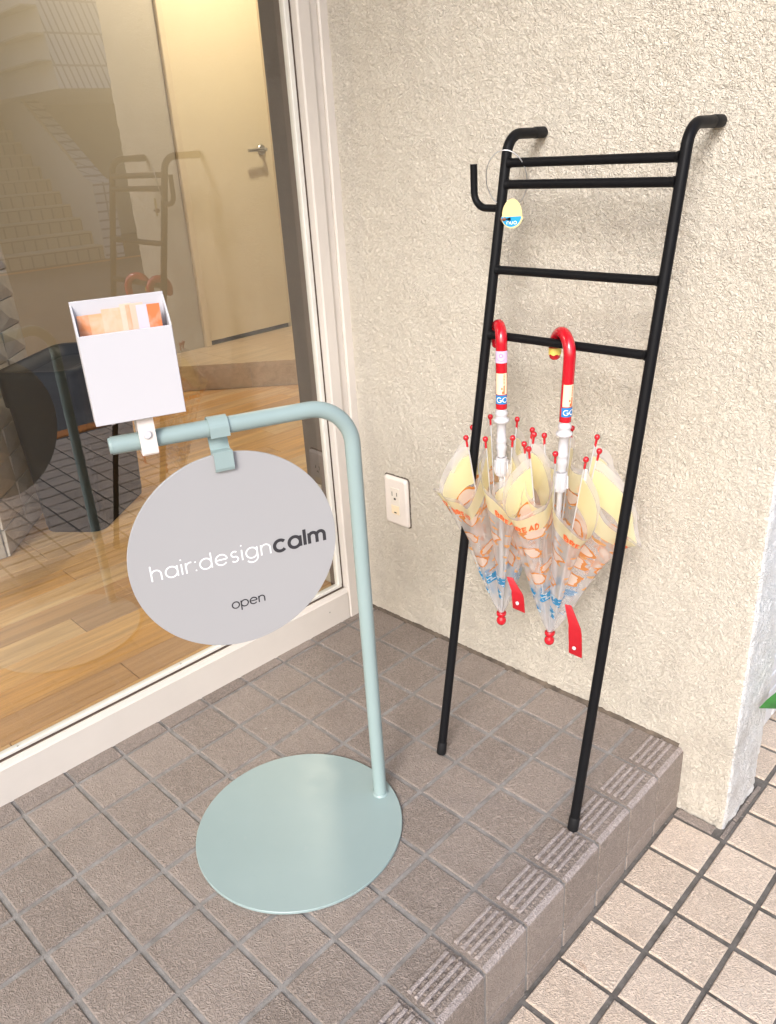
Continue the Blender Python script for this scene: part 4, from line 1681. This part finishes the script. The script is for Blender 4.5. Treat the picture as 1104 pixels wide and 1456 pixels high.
    # printed word on the hem band of each gore
    for k in range(NR):
        g = MB()

        def put(x, y, l, k=k):
            w_ = .5 + (x - .020) * 7.0
            t = .800 + y * 5.2
            w_ = min(.98, max(.02, w_))
            p = S(k, w_, t)
            e1 = S(k, min(1, w_ + .01), t) - S(k, max(0, w_ - .01), t)
            e2 = S(k, w_, min(1, t + .01)) - S(k, w_, t - .01)
            nn = e1.cross(e2)
            nn = nn.normalized() if nn.length > 1e-12 else Vector((0, 0, 1))
            thm = th0 + 2 * PI * (k + .5) / NR
            if nn.dot(Vector((math.cos(thm), math.sin(thm), 0))) < 0:
                nn = -nn
            return p + nn * (.0005 + l)

        lettering(g, 'BREAD', put, .0085, .0026, .040)
        obj('lettering', g, 'orange_ink', can)
    # strap
    sx, sz0, sz1, sy = strap_at
    g = MB()
    n = 8
    L, Rr = [], []
    for q in range(n + 1):
        f = q / n
        z = sz0 + (sz1 - sz0) * f
        hw = .0050 + .0065 * min(1, f * 2.2)
        off = .006 * math.sin(f * 2.4) + (A(sz0).x + strap_in - sx) * max(0, 1 - f * 2.6)
        for th in (0, .0011):
            L.append((sx - hw + off * .8 + .003 * f, sy - .004 * math.sin(f * 3) - th, z + .003 * f))
            Rr.append((sx + hw + off * .8 + .003 * f, sy + .003 - .004 * math.sin(f * 3) - th, z))
    vs_ = L + Rr
    m = len(L)
    fs = []
    for q in range(n):
        a, b = 2 * q, 2 * q + 2
        fs += [(a, b, m + b, m + a), (a + 1, m + a + 1, m + b + 1, b + 1), (a, a + 1, b + 1, b), (m + a, m + b, m + b + 1, m + a + 1)]
    fs += [(2 * n, m + 2 * n, m + 2 * n + 1, 2 * n + 1), (0, 1, m + 1, m)]
    g.add(vs_, fs)
    strap = obj('strap', g, 'redcloth', root)
    g = MB()
    bzz = sz1 + .018
    g.disc_slab(lambda a, b, c: (sx + .006 + a, sy - .0038 - c, bzz + b), .0034, 0, .0022, 18, .001)
    obj('snap_button', g, 'white', strap)
    return root


umbrella('clear bread print umbrella with red crook handle wearing a lilac sticker', -.2110, (-.72, .70), (0.0, .0), 3,
         (-.146, .356, .296, -.192), True, False, .050, 0.0, [.045, .040, .050, .050, .062, .055, .056, .060], .024)
umbrella('clear bread print umbrella with red crook handle showing a yellow sticker on its hook end', -.0938, (-.82, .57), (.041, .0), 11,
         (-.030, .346, .254, -.194), False, True, .052, 0.35, [.066, .056, .045, .045, .050, .056, .060, .066], .029, .042)

# ================================================================== WALL OUTLET
root = empty('wall_outlet', (-.6055, 0, .258))
tag(root, 'ivory power outlet with a wide rounded plate on the stucco wall', 'outlet')
g = MB()
y0 = .004
hw, hh, r_ = .0352, .0585, .007


def rr2(hx, hz, r, y, n=5):
    out = []
    for (sx, sz, a0) in ((1, 1, 0), (-1, 1, 90), (-1, -1, 180), (1, -1, 270)):
        for k in range(n + 1):
            a = math.radians(a0 + 90 * k / n)
            out.append((-.6055 + sx * (hx - r) + r * math.cos(a), y, .3165 + sz * (hz - r) + r * math.sin(a)))
    return out


loft(g, [rr2(hw + .0022, hh + .0024, r_, y0), rr2(hw + .0020, hh + .0022, r_, -.0022), rr2(hw, hh, r_, -.0030)], True, True)
obj('sealant_ring', g, 'sealant', root)
g = MB()
loft(g, [rr2(hw, hh, r_, y0), rr2(hw, hh, r_, -.0050), rr2(hw - .002, hh - .002, r_, -.0085), rr2(hw - .006, hh - .006, r_, -.0105)], True, True)
obj('cover_plate', g, 'plate', root)
g = MB()
g.cham(lambda a, b, c: (a, -c, b), -.6190, -.5920, .2850, .3500, .0100, .0118, .0006)
ins_ = obj('socket_insert', g, 'socket', root)
for (x0, x1, z0, z1) in ((-.6145, -.6125, .3300, .3405), (-.6005, -.5985, .3315, .3405), (-.6090, -.6025, .3215, .3265), (-.6090, -.6020, .2895, .2925)):
    g = MB()
    g.cham(lambda a, b, c: (a, -c, b), x0, x1, z0, z1, .0112, .0121, .0003)
    obj('socket_slot', g, 'slot', ins_)
g = MB()
g.cham(lambda a, b, c: (a, -c, b), -.6175, -.5935, .2865, .3080, .0117, .0126, .0005)
obj('ground_flap', g, 'cream_stk', ins_)
g = MB()
g.cham(lambda a, b, c: (a, -c, b), -.6090, -.6020, .2895, .2925, .0125, .0131, .0002)
obj('flap_notch', g, 'slot', ins_)

# ================================================================== POTTED PLANT (a leaf reaches into view)
PB = Vector((.40, .27))
root = empty('potted_plant', (PB.x, PB.y, ZL))
tag(root, 'broad leaved green plant in a terracotta pot beside the pillar', 'plant')
g = MB()
g.lathe((PB.x, PB.y, ZL + .001), [(.055, 0), (.072, .11), (.08, .112), (.08, .135), (.07, .135), (.068, .12)], 28)
obj('pot', g, 'pot', root)
g = MB()
g.disc_slab(lambda a, b, c: (PB.x + a, PB.y + b, ZL + .112 + c), .067, 0, .006, 24)
obj('soil', g, 'soil', root)


def leaf(base, tip, wid, droop, nm='leaf'):
    base, tip = Vector(base), Vector(tip)
    d = tip - base
    side = d.cross(Vector((0, 0, 1))).normalized()
    up = side.cross(d).normalized()
    n = 9
    vs_ = []
    for k in range(n + 1):
        f = k / n
        c = base + d * f + up * (droop * math.sin(PI * f))
        hw = wid * (math.sin(PI * min(1, f * 1.02)) ** .75) * (1 - .25 * f)
        for q in (-1, -.5, 0, .5, 1):
            vs_.append(c + side * (hw * q) + up * (.18 * hw * abs(q)))
    fs = [(k * 5 + q, k * 5 + q + 1, (k + 1) * 5 + q + 1, (k + 1) * 5 + q) for k in range(n) for q in range(4)]
    g = MB()
    g.add(vs_, fs, True)
    top = len(g.v)
    g.add([Vector(v) - up * .0006 for v in vs_], [f[::-1] for f in fs], True)
    return obj(nm, g, 'leaf', root)


rl = random.Random(5)
spots = [((.2005, .050, .112), .30)]
for k in range(13):
    a = 2 * PI * k / 13 + rl.uniform(-.2, .2)
    spots.append(((PB.x + .14 * math.cos(a), PB.y + .14 * math.sin(a), .02 + .42 * rl.random()), 0))
for k, (tip, _) in enumerate(spots):
    tip = Vector(tip)
    top = Vector((PB.x, PB.y, ZL + .12)).lerp(tip, .42) + Vector((0, 0, .05))
    g = MB()
    g.tube([(PB.x + .01 * math.cos(k), PB.y + .01 * math.sin(k), ZL + .115), (PB.x * .8 + top.x * .2, PB.y * .8 + top.y * .2, (ZL + .115) * .4 + top.z * .6), top], [.004, .0032, .0025], 8)
    obj('stem', g, 'stem', root)
    leaf(top, tip, .042, .022)

# ================================================================== ACROSS THE ROAD (seen in the window glass)
root = empty('stair_house', (10, 3, ZL))
tag(root, 'house with cream tiled stairs and white tiled parapets across the road', 'building')
SX = 9.0
for k in range(12):
    g = MB()
    x0 = SX + .27 * k
    z1 = ZL + .168 * (k + 1) - .02
    g.cham(lambda a, b, c: (a, b, c), x0, x0 + .30, 2.35, 3.66, ZL - .02 if k == 0 else z1 - .19, z1, .012)
    st_ = obj('stair_step', g, 'far_step', root)
    g = MB()
    g.cham(lambda a, b, c: (a, b, c), x0 - .012, x0 + .285, 2.352, 3.658, z1 + .0005, z1 + .022, .006)
    obj('tread', g, 'far_tread', st_)
# sloped white parapet beside the stairs
g = MB()
xs = [SX - .05, SX + .15, SX + 3.3]
zs = [.80, .86, 2.75]
vs_ = []
for y in (3.665, 3.93):
    vs_ += [(xs[0], y, ZL - .02), (xs[2], y, ZL - .02), (xs[2], y, zs[2]), (xs[1], y, zs[1]), (xs[0], y, zs[0])]
g.add(vs_, [(0, 1, 2, 3, 4), (9, 8, 7, 6, 5)], False, 1)
g.add(vs_, [(k, k + 5, (k + 1) % 5 + 5, (k + 1) % 5) for k in range(5)])
obj('stair_parapet', g, ['far_white', 'far_plain'], root)
g = MB()
g.tube([(SX + .2, 3.6, 1.03), (SX + 3.2, 3.6, 2.86)], .02, 10)
obj('handrail', g, 'trim', root)
g = MB()
g.cham(lambda a, b, c: (c, a, b), 1.6, 2.34, ZL - .02, .95, SX + .5, SX - .02, -.0)
obj('low_wall', g, 'far_white', root)
# balcony above
g = MB()
g.hexa([(SX, 3.5, 1.90), (SX + 3, 3.3, 1.90), (SX + 3, 6.5, 1.90), (SX, 6.5, 1.90), (SX + .25, 3.5, 3.1), (SX + 3, 3.3, 3.1), (SX + 3, 6.5, 3.1), (SX + .25, 6.5, 3.1)])
g.mi[2] = 1
obj('balcony', g, ['far_slat', 'far_plain'], root)
for z in (2.2, 2.5, 2.8):
    g = MB()
    g.box(SX - .012 + (z - 1.9) * .208, SX + 3, 3.286, 3.49, z, z + .02)
    obj('balcony_joint', g, 'far_wall', root)
g = MB()
g.box(SX + 3.35, SX + 3.6, -1.5, 8, ZL - .02, 5.2)
obj('facade', g, 'far_wall', root)
g = MB()
g.box(SX + .9, SX + 3.34, -1.5, 1.59, ZL - .02, 5.1)
obj('wing', g, 'far_wall', root)
g = MB()
g.box(SX + 3.28, SX + 3.345, 2.42, 3.2, 1.88, 3.85)
obj('entrance_door', g, 'brown', root)

bpy.context.view_layer.update()
